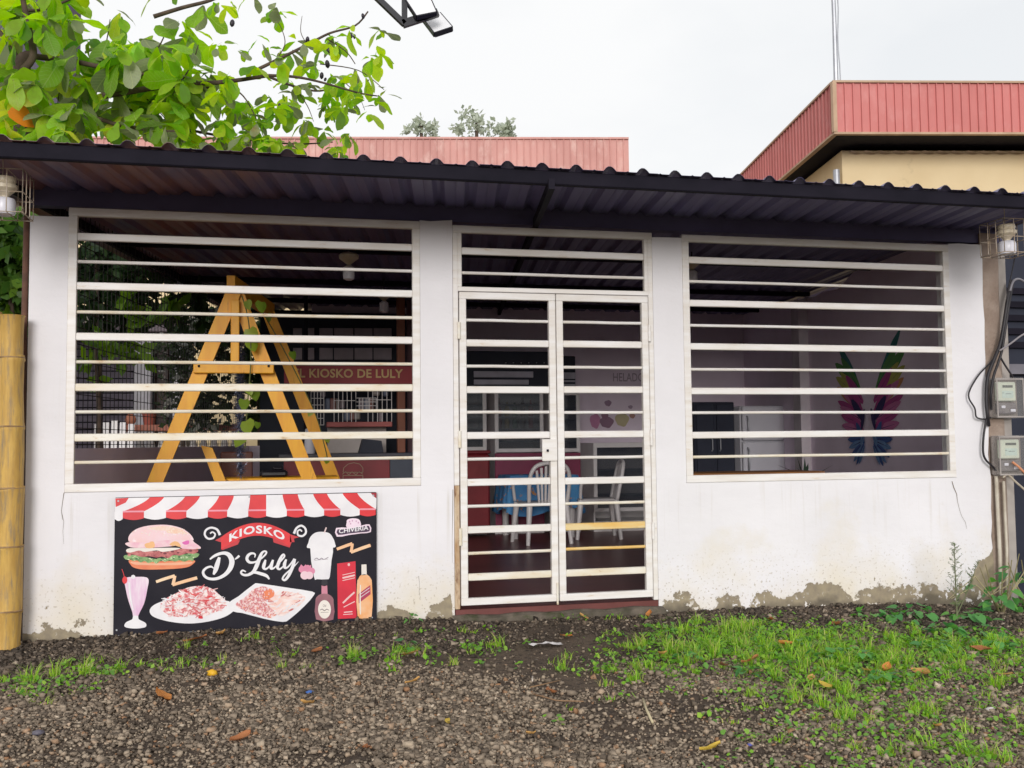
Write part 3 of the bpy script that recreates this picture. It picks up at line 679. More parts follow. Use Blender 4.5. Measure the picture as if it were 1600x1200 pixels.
S([(1215,568,24),(1192,630,46),(1194,682,38),(1232,680,24),(1286,620,22),(1330,560,28)]); S([(1336,560,38),(1312,650,46),(1280,730,46),(1240,810,40),(1195,856,32),(1164,840,26),(1190,790,24),(1260,722,20),(1330,660,16),(1388,598,6)])
mb.build('script_lettering', [pw], SGN)
# plates
noodle = M('print_noodles', (.66,.20,.22), (.84,.74,.72), 32, .4, 0, lo=.44, hi=.56, c3=(.55,.03,.04), s3=22, lo3=.56, hi3=.62, stretch=(1.6,1,1)); rice = M('print_rice', (.62,.20,.22), (.84,.66,.64), 70, .4, 0, lo=.44, hi=.56, c3=(.45,.08,.09), s3=90, lo3=.58, hi3=.66)
chick = M('print_chicken', (.82,.56,.50), (.84,.74,.72), 22, .4, 0, lo=.42, hi=.58, c3=(.66,.20,.15), s3=20, lo3=.56, hi3=.66, stretch=(.6,1,2))
mb = MB()
blob(mb, [(250,755),(268,725),(320,700),(400,680),(560,676),(680,705),(696,745),(640,785),(540,812),(440,820),(340,808),(270,785)], 1, 0)
blob(mb, [(305,735),(330,690),(390,655),(450,625),(520,616),(580,632),(620,665),(655,700),(640,735),(590,760),(520,785),(470,770),(420,785),(350,775)], 2, 1)
blob(mb, [(505,790),(520,770),(530,792)], 3, 2)
rb = random.Random(5)
def inside(x_, y_, poly):
    c = False; n_ = len(poly)
    for i in range(n_):
        (x0, y0), (x1, y1) = poly[i], poly[i-1]
        if (y0 > y_) != (y1 > y_) and x_ < (x1-x0)*(y_-y0)/(y1-y0)+x0: c = not c
    return c
NP = [(305,735),(330,690),(390,655),(450,625),(520,616),(580,632),(620,665),(655,700),(640,735),(590,760),(520,785),(470,770),(420,785),(350,775)]
k_ = 0
while k_ < 170:
    x_, y_ = rb.uniform(305, 655), rb.uniform(616, 785)
    if not inside(x_, y_, NP): continue
    a_ = rb.uniform(-1.2, 1.2); l_ = rb.uniform(10, 30); c_ = rb.uniform(-8, 8); k_ += 1
    stroke(mb, [(x_-math.cos(a_)*l_, y_-math.sin(a_)*l_*.7, 3), (x_+c_, y_+c_*.5, rb.uniform(4, 7)), (x_+math.cos(a_)*l_, y_+math.sin(a_)*l_*.7, 3)], 3+.05*k_, rb.choice((0, 0, 3, 3, 2, 4, 4)), 3)
mb.build('noodle_plate_print', [pw, noodle, pr, flat('print_noodle_pink', (.78,.48,.48), .4), flat('print_sauce', (.62,.14,.15), .4)], SGN)
mb = MB()
blob(mb, [(660,712),(720,670),(800,606),(835,600),(1000,622),(1125,640),(1133,660),(1080,720),(1000,790),(960,806),(860,790),(740,760),(690,752)], 2, 0, 2)
blob(mb, [(705,715),(760,670),(800,632),(850,615),(900,628),(915,655),(880,680),(870,700),(905,740),(930,765),(890,785),(830,770),(760,750)], 3, 1)
blob(mb, [(880,690),(930,640),(1010,645),(1085,668),(1060,710),(1000,750),(950,775),(905,740)], 4, 2)
blob(mb, [(850,660),(880,630),(912,640),(910,668),(870,685)], 5, 3)
RP = [(705,715),(760,670),(800,632),(850,615),(900,628),(915,655),(880,680),(870,700),(905,740),(930,765),(890,785),(830,770),(760,750)]
CP = [(880,690),(930,640),(1010,645),(1085,668),(1060,710),(1000,750),(950,775),(905,740)]
k_ = 0
while k_ < 190:
    x_, y_ = rb.uniform(700, 935), rb.uniform(612, 788)
    if not inside(x_, y_, RP): continue
    a_ = rb.uniform(0, 3.1); l_ = rb.uniform(3, 7); k_ += 1
    stroke(mb, [(x_-math.cos(a_)*l_, y_-math.sin(a_)*l_, 3.5), (x_+math.cos(a_)*l_, y_+math.sin(a_)*l_, 3.5)], 6+.03*k_, rb.choice((0, 4, 4, 5, 5, 3)), 2)
k_ = 0
while k_ < 40:
    x_, y_ = rb.uniform(880, 1085), rb.uniform(640, 775)
    if not inside(x_, y_, CP): continue
    a_ = rb.uniform(-.9, .1); l_ = rb.uniform(14, 40); k_ += 1
    stroke(mb, [(x_-math.cos(a_)*l_*.6, y_-math.sin(a_)*l_*.6, 3), (x_, y_+2, rb.uniform(5, 10)), (x_+math.cos(a_)*l_*.6, y_+math.sin(a_)*l_*.6, 3)], 6+.1*k_, rb.choice((0, 0, 4, 2, 2, 5)), 3)
mb.build('rice_plate_print', [pw, rice, chick, flat('print_orange', (.78,.22,.10), .4), flat('print_grain_pink', (.80,.54,.52), .4), flat('print_grain_red', (.55,.16,.16), .4)], SGN)
# squiggles
sq = flat('print_squiggle', (.82,.47,.26), .4, (.85,.66,.45))
mb = MB(); stroke(mb, [(282,596,15),(330,578,16),(380,562,16)], 1, 0, 4); stroke(mb, [(380,562,16),(376,585,16),(370,612,16)], 2, 0, 4); stroke(mb, [(368,612,16),(430,592,17),(498,572,17)], 1, 0, 4)
stroke(mb, [(1262,408,15),(1305,392,16),(1350,376,16)], 1, 0, 4); stroke(mb, [(1350,376,16),(1347,400,16),(1342,424,16)], 2, 0, 4); stroke(mb, [(1342,424,16),(1400,402,17),(1454,384,17)], 1, 0, 4)
mb.build('squiggle_print', [sq], SGN)
# lidded cup
mb = MB(); blob(mb, [(1112,392),(1176,380),(1240,388),(1232,470),(1222,560),(1205,572),(1150,572),(1134,560)], 1, 0, 2)
blob(mb, [(1094,395),(1102,375),(1112,345),(1140,320),(1180,314),(1220,322),(1242,350),(1252,378),(1250,398),(1180,404),(1105,404)], 2, 0); stroke(mb, [(1192,318,7),(1198,302,8),(1203,290,8)], 3, 1)
stroke(mb, [(1134,466,3),(1150,458,5),(1162,466,4),(1176,458,5),(1190,464,4),(1214,452,4)], 3, 2); stroke(mb, [(1136,470,2),(1212,462,2)], 3, 2)
for q_, (cx, cy, r) in enumerate(((1068,520,20),(1098,516,22),(1120,528,20),(1108,552,22),(1082,552,24))): blob(mb, ell(cx, cy, r, r*.95, 14), 4+.5*q_, 3 if q_ < 3 else 4, smooth=False)
blob(mb, [(1055,505),(1062,492),(1075,505),(1088,492),(1095,508),(1118,494),(1118,510),(1085,515)], 7.5, 3, smooth=False)
mb.build('cup_print', [pw, flat('print_straw', (.72,.55,.55), .4), flat('print_grey', (.30,.26,.30), .4), flat('print_rose', (.72,.25,.38), .4), flat('print_pale_rose', (.82,.58,.64), .4)], SGN)
# dairy badge
mb = MB(); blob(mb, [(1318,262),(1322,246),(1352,238),(1384,242),(1396,256),(1394,285),(1320,292)], 1, 1, 2); blob(mb, [(1258,292),(1330,290),(1400,278),(1448,270),(1456,312),(1400,320),(1330,330),(1262,340)], 2, 1, 2)
blob(mb, [(1266,300),(1330,296),(1400,284),(1444,278),(1448,308),(1400,314),(1330,322),(1270,330)], 3, 2, 2)
lettering(mb, 'CHIVERIA', lambda u, v: (1274+168*u, 322-22*u+5*math.sin(math.pi*u)*0-(v*25)), 5, 0, bold=.02)
for cx, cy in ((1335,256),(1350,252),(1372,254),(1384,262),(1340,268)): blob(mb, ell(cx, cy, 4, 5, 8), 4, 3, smooth=False)
mb.build('badge_print', [pw, flat('print_lilac_white', (.82,.66,.76), .4), flat('print_navy', (.06,.03,.07), .4), flat('print_mauve', (.6,.35,.5), .4)], SGN)
# bottles and carton
mb = MB(); blob(mb, [(1176,590),(1180,576),(1204,574),(1210,590),(1206,606),(1180,608)], 1, 3, 2); blob(mb, [(1176,606),(1208,606),(1210,654),(1176,654)], 1, 4, smooth=False)
blob(mb, [(1174,652),(1212,652),(1240,672),(1244,700),(1242,790),(1146,790),(1142,700),(1148,670)], 2, 0, 2); blob(mb, ell(1193,735,36,50,24), 3, 1, smooth=False); 
lettering(mb, 'Old', lambda u, v: (1184+18*u, 722-14*v), 4, 2); stroke(mb, [(1168,740,3),(1180,734,4),(1192,742,4),(1206,734,4),(1218,740,3)], 4, 2); stroke(mb, [(1172,752,2),(1216,750,2)], 4, 2)
mb.build('round_bottle_print', [flat('print_bottle_brown', (.24,.09,.12), .35, (.34,.16,.18)), pcream, flat('print_ink', (.18,.14,.14), .4), pbk, flat('print_neck_pink', (.62,.24,.32), .4)], SGN)
mb = MB(); blob(mb, [(1264,486),(1368,472),(1374,780),(1268,786)], 1, 0, smooth=False); blob(mb, ell(1330,491,7,8,10), 2, 1, smooth=False)
for i, (y, s) in enumerate(((540,0),(556,0),(570,0))): stroke(mb, [(1294,y+8,4 if i != 1 else 9),(1330,y,4 if i != 1 else 10),(1364,y-8,4 if i != 1 else 9)], 2, 1, 3)
stroke(mb, [(1296,700,9),(1330,668,10),(1362,640,9)], 2, 1, 3); stroke(mb, [(1300,722,5),(1364,690,5)], 2, 1, 3)
stroke(mb, [(1302,750,6),(1350,745,6)], 2, 1, 3); stroke(mb, [(1298,762,4),(1352,758,4)], 2, 1, 3)
mb.build('carton_print', [flat('print_carton_red', (.66,.02,.045), .4, (.55,.015,.04)), flat('print_pale_pink', (.80,.52,.52), .4)], SGN)
mb = MB(); blob(mb, [(1402,490),(1430,488),(1432,545),(1402,548)], 1, 1, smooth=False); blob(mb, [(1400,546),(1434,544),(1456,566),(1462,600),(1460,770),(1380,776),(1376,600),(1384,568)], 1, 0, 2)
blob(mb, [(1384,650),(1452,600),(1454,650),(1386,700)], 2, 2, smooth=False); stroke(mb, [(1390,655,3),(1448,615,3)], 3, 3, 3); stroke(mb, [(1390,672,3),(1448,632,3)], 3, 3, 3); stroke(mb, [(1396,600,6),(1394,680,7),(1396,760,6)], 3, 1, 4)
mb.build('tall_bottle_print', [M('print_amber', (.80,.36,.13), (.82,.50,.30), 10, .35, 0), pcream, flat('print_crimson', (.42,.04,.10), .4), pw], SGN)
for x, z in ((BX0+.02, BZ1-.02), (BX1-.02, BZ1-.02), (BX0+.02, BZ0+.03), (BX1-.03, BZ0+.03), ((BX0+BX1)/2, BZ1-.012)):
    mb = MB(); mb.lathe((0,0,0), [(.006,0),(.005,.003)], 8)
    mb.v = [(x+a, -.0362-c, z+b_) for a, b_, c in mb.v]; mb.build('screw', MAT['galv'], SGN)

# ---------------------------------------------------------------- bamboo posts at the left
def bamboo(px, topy, r, Y, label, lean=0., boty=1040):
    top = P(px, topy, Y); x = top.x; zb = ground_z(x, Y)-.12
    t = thing('bamboo_post', label, 'bamboo post', (x, Y, zb), 'bamboo posts at the left corner')
    z = zb; pts = []; rr = []; H = top.z-zb; seg = .39; n = int(H/seg)+1; mb = MB(); prev = zb; rings = []
    k = 0; zz = zb
    while zz < top.z-.02:
        h = seg*random.uniform(.85, 1.12); z1 = min(zz+h, top.z)
        rk = r*(1.06-.14*(zz-zb)/H)
        sx = lambda q: x+lean*(q-zb)+.006*math.sin(q*2.1)
        for f_, s_ in ((0, 1.0), (.06, .965), (.5, .945), (.94, .975), (.985, 1.045)):
            q = zz+(z1-zz)*f_; pts.append((sx(q)+random.uniform(-.003,.003), Y, q)); rr.append(rk*s_*random.uniform(.975, 1.02))
        rings.append((sx(z1), z1, rk)); zz = z1
    mb.tube(pts, rr, 20); st = mb.build('stem', MAT['bamboo'], t, 50)
    for rx, rz, rk in rings[:-1]:
        q = MB(); q.lathe((rx, Y, rz), [(rk*.97,-.006),(rk*1.045,-.003),(rk*1.05,.002),(rk*.98,.006)], 20); q.build('node_ring', MAT['bamboo_ring'], t, 60)
    return t
MAT['bamboo'] = M('dry_bamboo', (.62,.39,.10), (.46,.27,.065), 5, .6, .3, 40, stretch=(7,7,1), c3=(.27,.20,.12), s3=6, lo3=.50, hi3=.70)
MAT['bamboo_ring'] = M('bamboo_node', (.42,.28,.14), (.22,.13,.06), 14, .7, .2, 60)
bamboo(20.5, 492, .071, -.12, 'thick yellow bamboo post standing against the left corner of the wall')
bamboo(-9, 496, .06, -.06, 'bamboo post cut off by the left edge of the photograph')
mb = MB(); a = P(40, 345, .02); mb.tube([(a.x-.005, .05, 0), (a.x-.008, .05, 1.2), (a.x, .05, 2.72)], .018, 8)
tag(mb.build('rusty_pipe', M('rusty_pipe_paint', (.16,.075,.05), (.10,.05,.035), 12, .8, .3, 60), None, True), 'thin rusty brown pipe upright against the left wall corner', 'pipe')

# ---------------------------------------------------------------- right hand pillar, meters, cables
PIL = thing('concrete_pillar', 'bare brown plastered pillar at the right end of the facade', 'pillar', (5.19, .05, 0))
mb = MB(); nz2 = 26; jag = lambda z, s: .006*mnoise.noise((s, z*7, 1))+.008*mnoise.noise((s, z*1.3, 5))
rows = []
for i in range(nz2+1):
    z = -.1+i*(2.86)/nz2
    rows.append([(5.089, .012), (5.225+jag(z,1), .02), (5.262+jag(z,2), .05), (5.268+jag(z,3), .28), (5.089, .28)])
vs = [(x, y, -.1+i*2.86/nz2) for i, r in enumerate(rows) for x, y in r]
mb.add(vs, [(i*5+j, i*5+(j+1)%5, i*5+5+(j+1)%5, i*5+5+j) for i in range(nz2) for j in range(5)])
mb.build('shaft', MAT['brown_plaster'], PIL, 50)
def meter(px0, py0, px1, py1, label):
    a = P(px0, py0, -.03); b_ = P(px1, py1, -.03); x0, x1, z1, z0 = a.x, b_.x, a.z, b_.z
    t = thing('electricity_meter', label, 'meter', ((x0+x1)/2, -.03, z0), 'electricity meters on the pillar')
    w = x1-x0; h = z1-z0
    mb = MB(); mb.bbox(x0, x1, -.022, .012, z0, z1, .01); mb.build('back_box', M('grey_meter_box', (.24,.20,.18), (.15,.125,.115), 10, .6, .1, 40), t)
    q = MB(); q.bbox(x0+.15*w, x1-.2*w, -.062, -.0225, z0+.42*h, z1-.10*h, .006); body = q.build('meter_body', M('pale_green_meter', (.62,.66,.54), (.56,.60,.5), 8, .4, 0), t)
    q = MB(); q.box(x0+.30*w, x1-.30*w, -.0635, -.0622, z0+.50*h, z0+.68*h); q.build('face_plate', flat('meter_face', (.55,.66,.60), .4), body)
    q = MB(); q.box(x0+.32*w, x1-.32*w, -.0645, -.0624, z0+.76*h, z0+.82*h); q.build('display', flat('meter_display', (.10,.11,.10), .3), body)
    q = MB(); q.box(x0+.42*w, x1-.38*w, -.0646, -.0637, z0+.60*h, z0+.612*h); q.box(x0+.30*w, x0+.36*w, -.0646, -.0637, z0+.62*h, z0+.632*h); q.build('marking', flat('meter_mark', (.12,.13,.14), .4), body)
    q = MB(); q.bbox(x0+.16*w, x1-.18*w, -.058, -.0225, z0+.1*h, z0+.38*h, .006); tb = q.build('terminal_block', M('dark_terminal', (.13,.11,.12), (.2,.18,.18), 18, .5, .1, 40), t)
    q = MB(); q.bbox(x0+.26*w, x0+.40*w, -.066, -.0585, z0+.24*h, z0+.31*h, .003); q.bbox(x0+.58*w, x0+.76*w, -.066, -.0585, z0+.15*h, z0+.22*h, .003); q.build('seal', MAT['bulb'], tb)
    q = MB(); c = .012
    q.bbox(x0-.002, x1+.002, -.088, -.084, z0-.002, z1+.002, .002); q.box(x0-.003, x0+.001, -.084, -.0225, z0, z1); q.box(x1-.001, x1+.003, -.084, -.0225, z0, z1); q.box(x0+.0012, x1-.0012, -.0838, -.0225, z1-.001, z1+.003); q.box(x0+.0012, x1-.0012, -.0838, -.0225, z0-.003, z0+.001)
    q.build('clear_cover', MAT['clear'], t)
    q = MB()
    for xx in (x0+.004, x1-.012): q.box(xx, xx+.009, -.0905, -.0882, z0+.012, z1-.012)
    q.box(x0+.004, x1-.004, -.0906, -.0882, z1-.014, z1-.004); q.box(x0+.004, x1-.004, -.0906, -.0882, z0+.003, z0+.012)
    q.build('cover_rim', M('grey_plastic_rim', (.40,.36,.34), (.3,.27,.26), 8, .5, 0), t)
meter(1547, 591, 1593, 653, 'upper electricity meter in a clear box on the brown pillar')
meter(1551, 681, 1599, 742, 'lower electricity meter in a clear box on the brown pillar')
def cable(pts, r, Y, label, mat=None, name='power_cable', grp='cables by the meters'):
    mb = MB(); q = smoothpts([tuple(P(p[0], p[1], Y if len(p) < 3 else p[2])) for p in pts], 6)
    mb.tube([Vector(p) for p in q], r, 8); return tag(mb.build(name, mat or MAT['cable'], None, True), label, 'cable', grp)
cable([(1580,438,-.03),(1574,470),(1568,510),(1562,540),(1553,562),(1543,590),(1541,625),(1543,650),(1545,665,-.02)], .013, -.05, 'thick black cable bundle running down to the upper meter')
cable([(1583,440,-.03),(1577,472),(1571,512),(1566,545),(1560,566),(1552,590),(1548,620),(1549,640,-.02)], .010, -.055, 'black cable hugging the thick bundle on the right side')
cable([(1560,548),(1548,566),(1530,585),(1516,608),(1514,622),(1523,638),(1526,652),(1540,655),(1548,652,-.03)], .006, -.04, 'thin cable bowing out in a loop over the white wall')
cable([(1541,655),(1537,680),(1536,705),(1540,718),(1550,728),(1556,735,-.03)], .008, -.045, 'black cable dropping from upper meter to lower meter')
cable([(1562,556),(1570,570),(1580,585),(1584,592,-.03)], .007, -.05, 'short cable slanting right into the top of upper meter')
cable([(1572,470),(1578,440),(1585,405),(1586,380,-.3)], .004, -.1, 'thin wire rising from bundle to the caged lamp')
cable([(1578,455),(1583,440),(1592,436),(1603,442),(1612,450)], .009, -.06, 'grey cable hooking over to the right beside pillar', M('grey_cable', (.25,.24,.27), None, 8, .5, 0))
cable([(1562,548),(1580,536),(1600,522),(1640,505)], .007, -.08, 'grey cable sloping up to the right from the bundle', M('pale_cable', (.34,.31,.33), None, 8, .5, 0))
cable([(1567,746),(1575,742),(1586,752),(1602,766),(1630,790)], .008, -.08, 'pale wire drooping right from the lower meter', M('cream_cable', (.52,.45,.36), None, 8, .5, 0))
cable([(1582,722),(1592,730),(1604,742),(1620,760)], .009, -.1, 'orange wire end poking out of lower meter', M('orange_cable', (.70,.30,.16), None, 8, .5, 0))
def conduit(pts, r, Y, label):
    mb = MB(); q = [P(x, y, Y) for x, y in pts]; mb.tube(q, r, 10)
    o = mb.build('conduit_pipe', MAT['pvc'], None, 40)
    return tag(o, label, 'pipe', 'conduit pipes under the meters')
conduit([(1556.5,744),(1559,800),(1562,860),(1563,910),(1565,962)], .013, -.03, 'left one of two pale conduit pipes under the meters')
conduit([(1568,752),(1570,800),(1573,860),(1573,905),(1575,958)], .011, -.025, 'right one of two pale conduit pipes, shorter at the top')
# neighbour's post and dark frontage
mb = MB(); a = P(1571, 760, .0); b_ = P(1588, 760, .0); mb.bbox(a.x+.04, b_.x+.03, .05, .25, -.2, 2.78, .01)
tag(mb.build('grey_post', MAT['grey_plaster'], None), 'grey rendered post behind the meters at the right edge', 'post')
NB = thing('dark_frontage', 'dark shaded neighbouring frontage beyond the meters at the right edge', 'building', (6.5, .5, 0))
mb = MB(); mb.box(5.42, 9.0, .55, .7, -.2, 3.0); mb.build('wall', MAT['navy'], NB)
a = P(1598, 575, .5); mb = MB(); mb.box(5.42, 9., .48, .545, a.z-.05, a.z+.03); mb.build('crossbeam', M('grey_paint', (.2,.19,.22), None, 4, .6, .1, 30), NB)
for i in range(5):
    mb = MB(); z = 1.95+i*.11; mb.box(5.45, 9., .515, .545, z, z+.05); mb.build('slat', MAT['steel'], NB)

# ---------------------------------------------------------------- caged lamps under the eave
def caged_lamp(px0, px1, py0, py1, Y, label):
    a = P(px0, py0, Y); b_ = P(px1, py1, Y); cx = (a.x+b_.x)/2; w = .115; z1 = a.z; z0 = b_.z
    t = thing('caged_lamp', label, 'lamp', (cx, Y, z0), 'caged lamps under the eave')
    mb = MB(); r = .0028
    for zz in (z0+.015, (z0+z1)/2, z1):
        s = w if zz > z0+.05 else w*.97
        pts = [(cx-s,Y-s,zz),(cx+s,Y-s,zz),(cx+s,Y+s,zz),(cx-s,Y+s,zz),(cx-s,Y-s,zz)]
        for p, q in zip(pts[:-1], pts[1:]): mb.tube([p, q], r, 6)
    for k in range(4):
        f_ = -1+2*k/3
        for p in ((cx+f_*w, Y-w), (cx+f_*w, Y+w), (cx-w, Y+f_*w), (cx+w, Y+f_*w)):
            mb.tube([(p[0], p[1], z1), (p[0], p[1], z0+.03), ((p[0]-cx)*.97+cx, (p[1]-Y)*.97+Y, z0+.015)], r, 6)
        mb.tube([(cx+f_*w, Y-w, z0+.014), (cx+f_*w, Y+w, z0+.014)], r, 6)
        mb.tube([(cx+f_*w, Y-w, z1), (cx+f_*w, Y+w, z1)], r, 6)
    mb.build('wire_cage', MAT['wire'], t, True)
    mb = MB(); mb.tube([(cx-.01, Y, z1-.01), (cx-.012, Y, roof_z(Y)-.002)], .003, 6); mb.build('hanger', MAT['wire'], t)
    h = z1-z0
    mb = MB(); mb.lathe((cx, Y, z0), [(.02,.92*h),(.052,.92*h),(.056,.84*h),(.05,.78*h),(.064,.74*h),(.062,.66*h),(.04,.58*h),(.022,.50*h),(.022,.46*h)][::-1], 20); mb.build('socket', MAT['porcelain'], t, 40)
    mb = MB(); mb.lathe((cx, Y, z0), [(.03,.06*h),(.05,.09*h),(.056,.14*h),(.056,.38*h),(.05,.44*h),(.026,.47*h)], 20); mb.build('bulb', MAT['bulb'], t, 40)
caged_lamp(1541, 1605, 346, 403, -.72, 'caged lamp hanging under the eave at the right end')
caged_lamp(-30, 44, 270, 343, -.74, 'caged lamp hanging under the eave at the left end')

# ---------------------------------------------------------------- street flood lamp in the sky
def flood():
    Y = -1.0; a = P(574, -18, Y); b_ = P(632, 38, Y); c = P(632, -30, Y-.05); d = P(683, 22, Y-.05)
    t = thing('street_floodlight', 'black framed street floodlight with two gridded panels against the sky', 'street lamp', (-2.6, -1.2, -.3))
    mb = MB(); mb.beam(a+(a-b_)*9.2*.35, b_, .03, .03); mb.beam(P(632,-40,Y), b_+Vector((0,0,.01)), .026, .03); mb.beam(b_-Vector((.01,0,0)), P(684,20,Y), .03, .042); mb.build('bracket', MAT['black'], t)
    for k, (p0, p1, p2, p3) in enumerate((((606,-42),(650,-50),(681,20),(651,26)), ((660,28),(687,22),(706,44),(679,53)))):
        yy = Y-.03+.10*k
        q = [P(*p0, yy+.10), P(*p1, yy+.10), P(*p2, yy-.02), P(*p3, yy-.02)]
        n = (q[1]-q[0]).cross(q[2]-q[1]).normalized(); n = n if n.z < 0 else -n
        up = -n*.02
        mb = MB(); mb.prism([p for p in q], -n*.012)
        pan = mb.build('led_panel', flat('frosted_led_panel', (.80,.80,.82), .35), t)
        mb = MB()
        for i in range(4): mb.beam(q[i]+n*.004, q[(i+1)%4]+n*.004, .014, .03, n)
        mb.build('panel_frame', MAT['black'], pan)
        mb = MB(); cu, cv = (4, 6) if k == 0 else (4, 4)
        for i in range(1, cu): mb.beam(q[0].lerp(q[1], i/cu)+n*.003, q[3].lerp(q[2], i/cu)+n*.003, .0025, .004, n)
        for i in range(1, cv): mb.beam(q[0].lerp(q[3], i/cv)+n*.003, q[1].lerp(q[2], i/cv)+n*.003, .0025, .004, n)
        mb.build('grid', M('lamp_grid_grey', (.28,.27,.3), None, 9, .5, 0), pan)
    # arm and pole it hangs from, left of the view
    e = a+(a-b_)*9.2*.35
    mb = MB(); mb.tube([e, Vector((-2.6, -1.2, e.z+1.0)), ], .035, 10); mb.tube([Vector((-2.6, -1.2, -.3)), Vector((-2.6, -1.2, e.z+1.1))], [.09, .06], 14); mb.build('pole', MAT['black'], t, 40)
flood()
# ---------------------------------------------------------------- wings painted on the side wall
def wings():
    cols = [flat('mural_teal', (.04,.18,.18), .8), flat('mural_green', (.10,.28,.08), .8), flat('mural_lime', (.45,.44,.10), .8), flat('mural_orange', (.60,.28,.12), .8), flat('mural_magenta', (.45,.07,.26), .8), flat('mural_rose', (.58,.18,.38), .8), flat('mural_blue', (.06,.12,.34), .8), flat('mural_sky', (.16,.28,.50), .8), flat('mural_navy', (.04,.03,.12), .8)]
    cL = PX(1354, 640, 4.93, SKEW); cR = PX(1366, 640, 4.93, SKEW)
    yc = PX(1358, 640, 4.93, SKEW).y
    gap = .10
    # feathers: root (s, z), tip (s, z), width, colour, s = distance out from the spine along the wall
    fe = [(.14,1.72,.50,2.16,.10,0),(.16,1.70,.56,1.98,.11,1),(.10,1.66,.44,2.02,.11,1),(.14,1.62,.55,1.84,.10,2),(.10,1.58,.46,1.88,.10,2),(.06,1.56,.36,1.84,.10,4),(.14,1.52,.53,1.74,.09,3),(.10,1.50,.46,1.72,.09,5),(.06,1.46,.34,1.70,.10,4),
          (.12,1.44,.52,1.60,.08,4),(.10,1.40,.48,1.54,.08,5),(.10,1.36,.46,1.46,.08,4),(.05,1.40,.26,1.60,.09,8),(.10,1.30,.45,1.36,.075,5),(.10,1.26,.42,1.28,.075,4),(.05,1.28,.24,1.42,.09,4),
          (.05,1.18,.18,1.38,.08,6),(.10,1.22,.34,1.22,.06,6),(.09,1.20,.32,1.14,.055,7),(.08,1.18,.29,1.06,.05,6),(.06,1.17,.24,1.01,.05,7),(.05,1.18,.19,.98,.05,6),(.04,1.16,.14,.99,.045,7),(.03,1.30,.10,1.16,.06,7),(.02,1.5,.08,1.30,.06,8)]
    for sgn in (-1, 1):
        mb = MB()
        for i, (s0, z0, s1, z1, w, c) in enumerate(fe):
            s0 *= 1.1; s1 *= 1.28; w *= 1.15
            dx, dz = s1-s0, z1-z0; l = math.hypot(dx, dz); ux, uz = dx/l, dz/l; nx, nz2 = -uz, ux
            prof = [(0, .3), (.2, .8), (.5, 1), (.75, .8), (.92, .4), (1, 0)]
            pts = [(s0+dx*t+nx*w*.5*k, z0+dz*t+nz2*w*.5*k) for t, k in prof] + [(s0+dx*t-nx*w*.5*k, z0+dz*t-nz2*w*.5*k) for t, k in prof[-2::-1]]
            def tr(s, z, off): y = yc + sgn*(gap*.5+s); return (sidewall_x(y)-off, y, z)
            mb.face([tr(s, z, .002+.0006*i) for s, z in pts], c)
            # quill line
            q = [(s0+dx*.1-nx*.004, z0+dz*.1-nz2*.004), (s0+dx*.9, z0+dz*.9), (s0+dx*.1+nx*.006, z0+dz*.1+nz2*.006)]
            mb.face([tr(s, z, .0023+.0006*i) for s, z in q], 8)
        o = mb.build('wing_mural', cols, side_r)
        o['label'] = 'rainbow feathered wing painted on the wall, nearer the window' if sgn < 0 else 'rainbow feathered wing painted on the wall, farther from the window'
wings()

# ---------------------------------------------------------------- furniture and appliances by the right window
FR = thing('refrigerator', 'white upright refrigerator in the dim corner behind right window', 'refrigerator', tuple(P(1190, 900, 4.3)))
a = P(1160, 634, 4.1); b_ = P(1238, 634, 4.1); x0, x1, z1 = a.x, b_.x, a.z
FR.location = ((x0+x1)/2, 4.4, FLOOR)
mb = MB(); mb.bbox(x0, x1, 4.16, 4.75, FLOOR+.03, z1, .02); mb.build('body', MAT['fridge'], FR)
mb = MB(); mb.bbox(x0+.004, x1-.004, 4.10, 4.155, z1-.40, z1-.004, .015); d1 = mb.build('freezer_door', MAT['fridge'], FR)
mb = MB(); mb.bbox(x0+.004, x1-.004, 4.10, 4.155, FLOOR+.06, z1-.41, .015); d2 = mb.build('main_door', MAT['fridge'], FR)
for par, za, zb in ((d1, z1-.34, z1-.12), (d2, z1-.75, z1-.48)):
    mb = MB(); mb.tube([(x0+.05, 4.095, za), (x0+.05, 4.06, za+.03), (x0+.05, 4.06, zb-.03), (x0+.05, 4.095, zb)], .011, 8); mb.build('handle', MAT['galv'], par, True)
mb = MB(); mb.box(x1+.004, x1+.03, 4.2, 4.7, FLOOR, z1-.02); mb.build('side_gasket', MAT['black'], FR)
# second, darker appliance left of it
a = P(1085, 628, 4.3); b_ = P(1148, 628, 4.3)
t = thing('dark_cupboard', 'dark navy cupboard left of the white refrigerator behind right window', 'cupboard', ((a.x+b_.x)/2, 4.6, FLOOR))
mb = MB(); mb.bbox(a.x, b_.x, 4.32, 4.95, FLOOR, a.z, .01); mb.build('carcass', MAT['navy'], t)
for k in range(2):
    mb = MB(); mb.bbox(a.x+.02+k*(b_.x-a.x)/2, a.x-.02+(k+1)*(b_.x-a.x)/2, 4.295, 4.318, FLOOR+.1, a.z-.03, .006); dd = mb.build('cupboard_door', MAT['navy'], t)
    mb = MB(); xx = (a.x+b_.x)/2+(-.05 if k == 0 else .05); mb.tube([(xx, 4.292, 1.1), (xx, 4.27, 1.12), (xx, 4.27, 1.23), (xx, 4.292, 1.25)], .007, 6); mb.build('handle', MAT['galv'], dd)
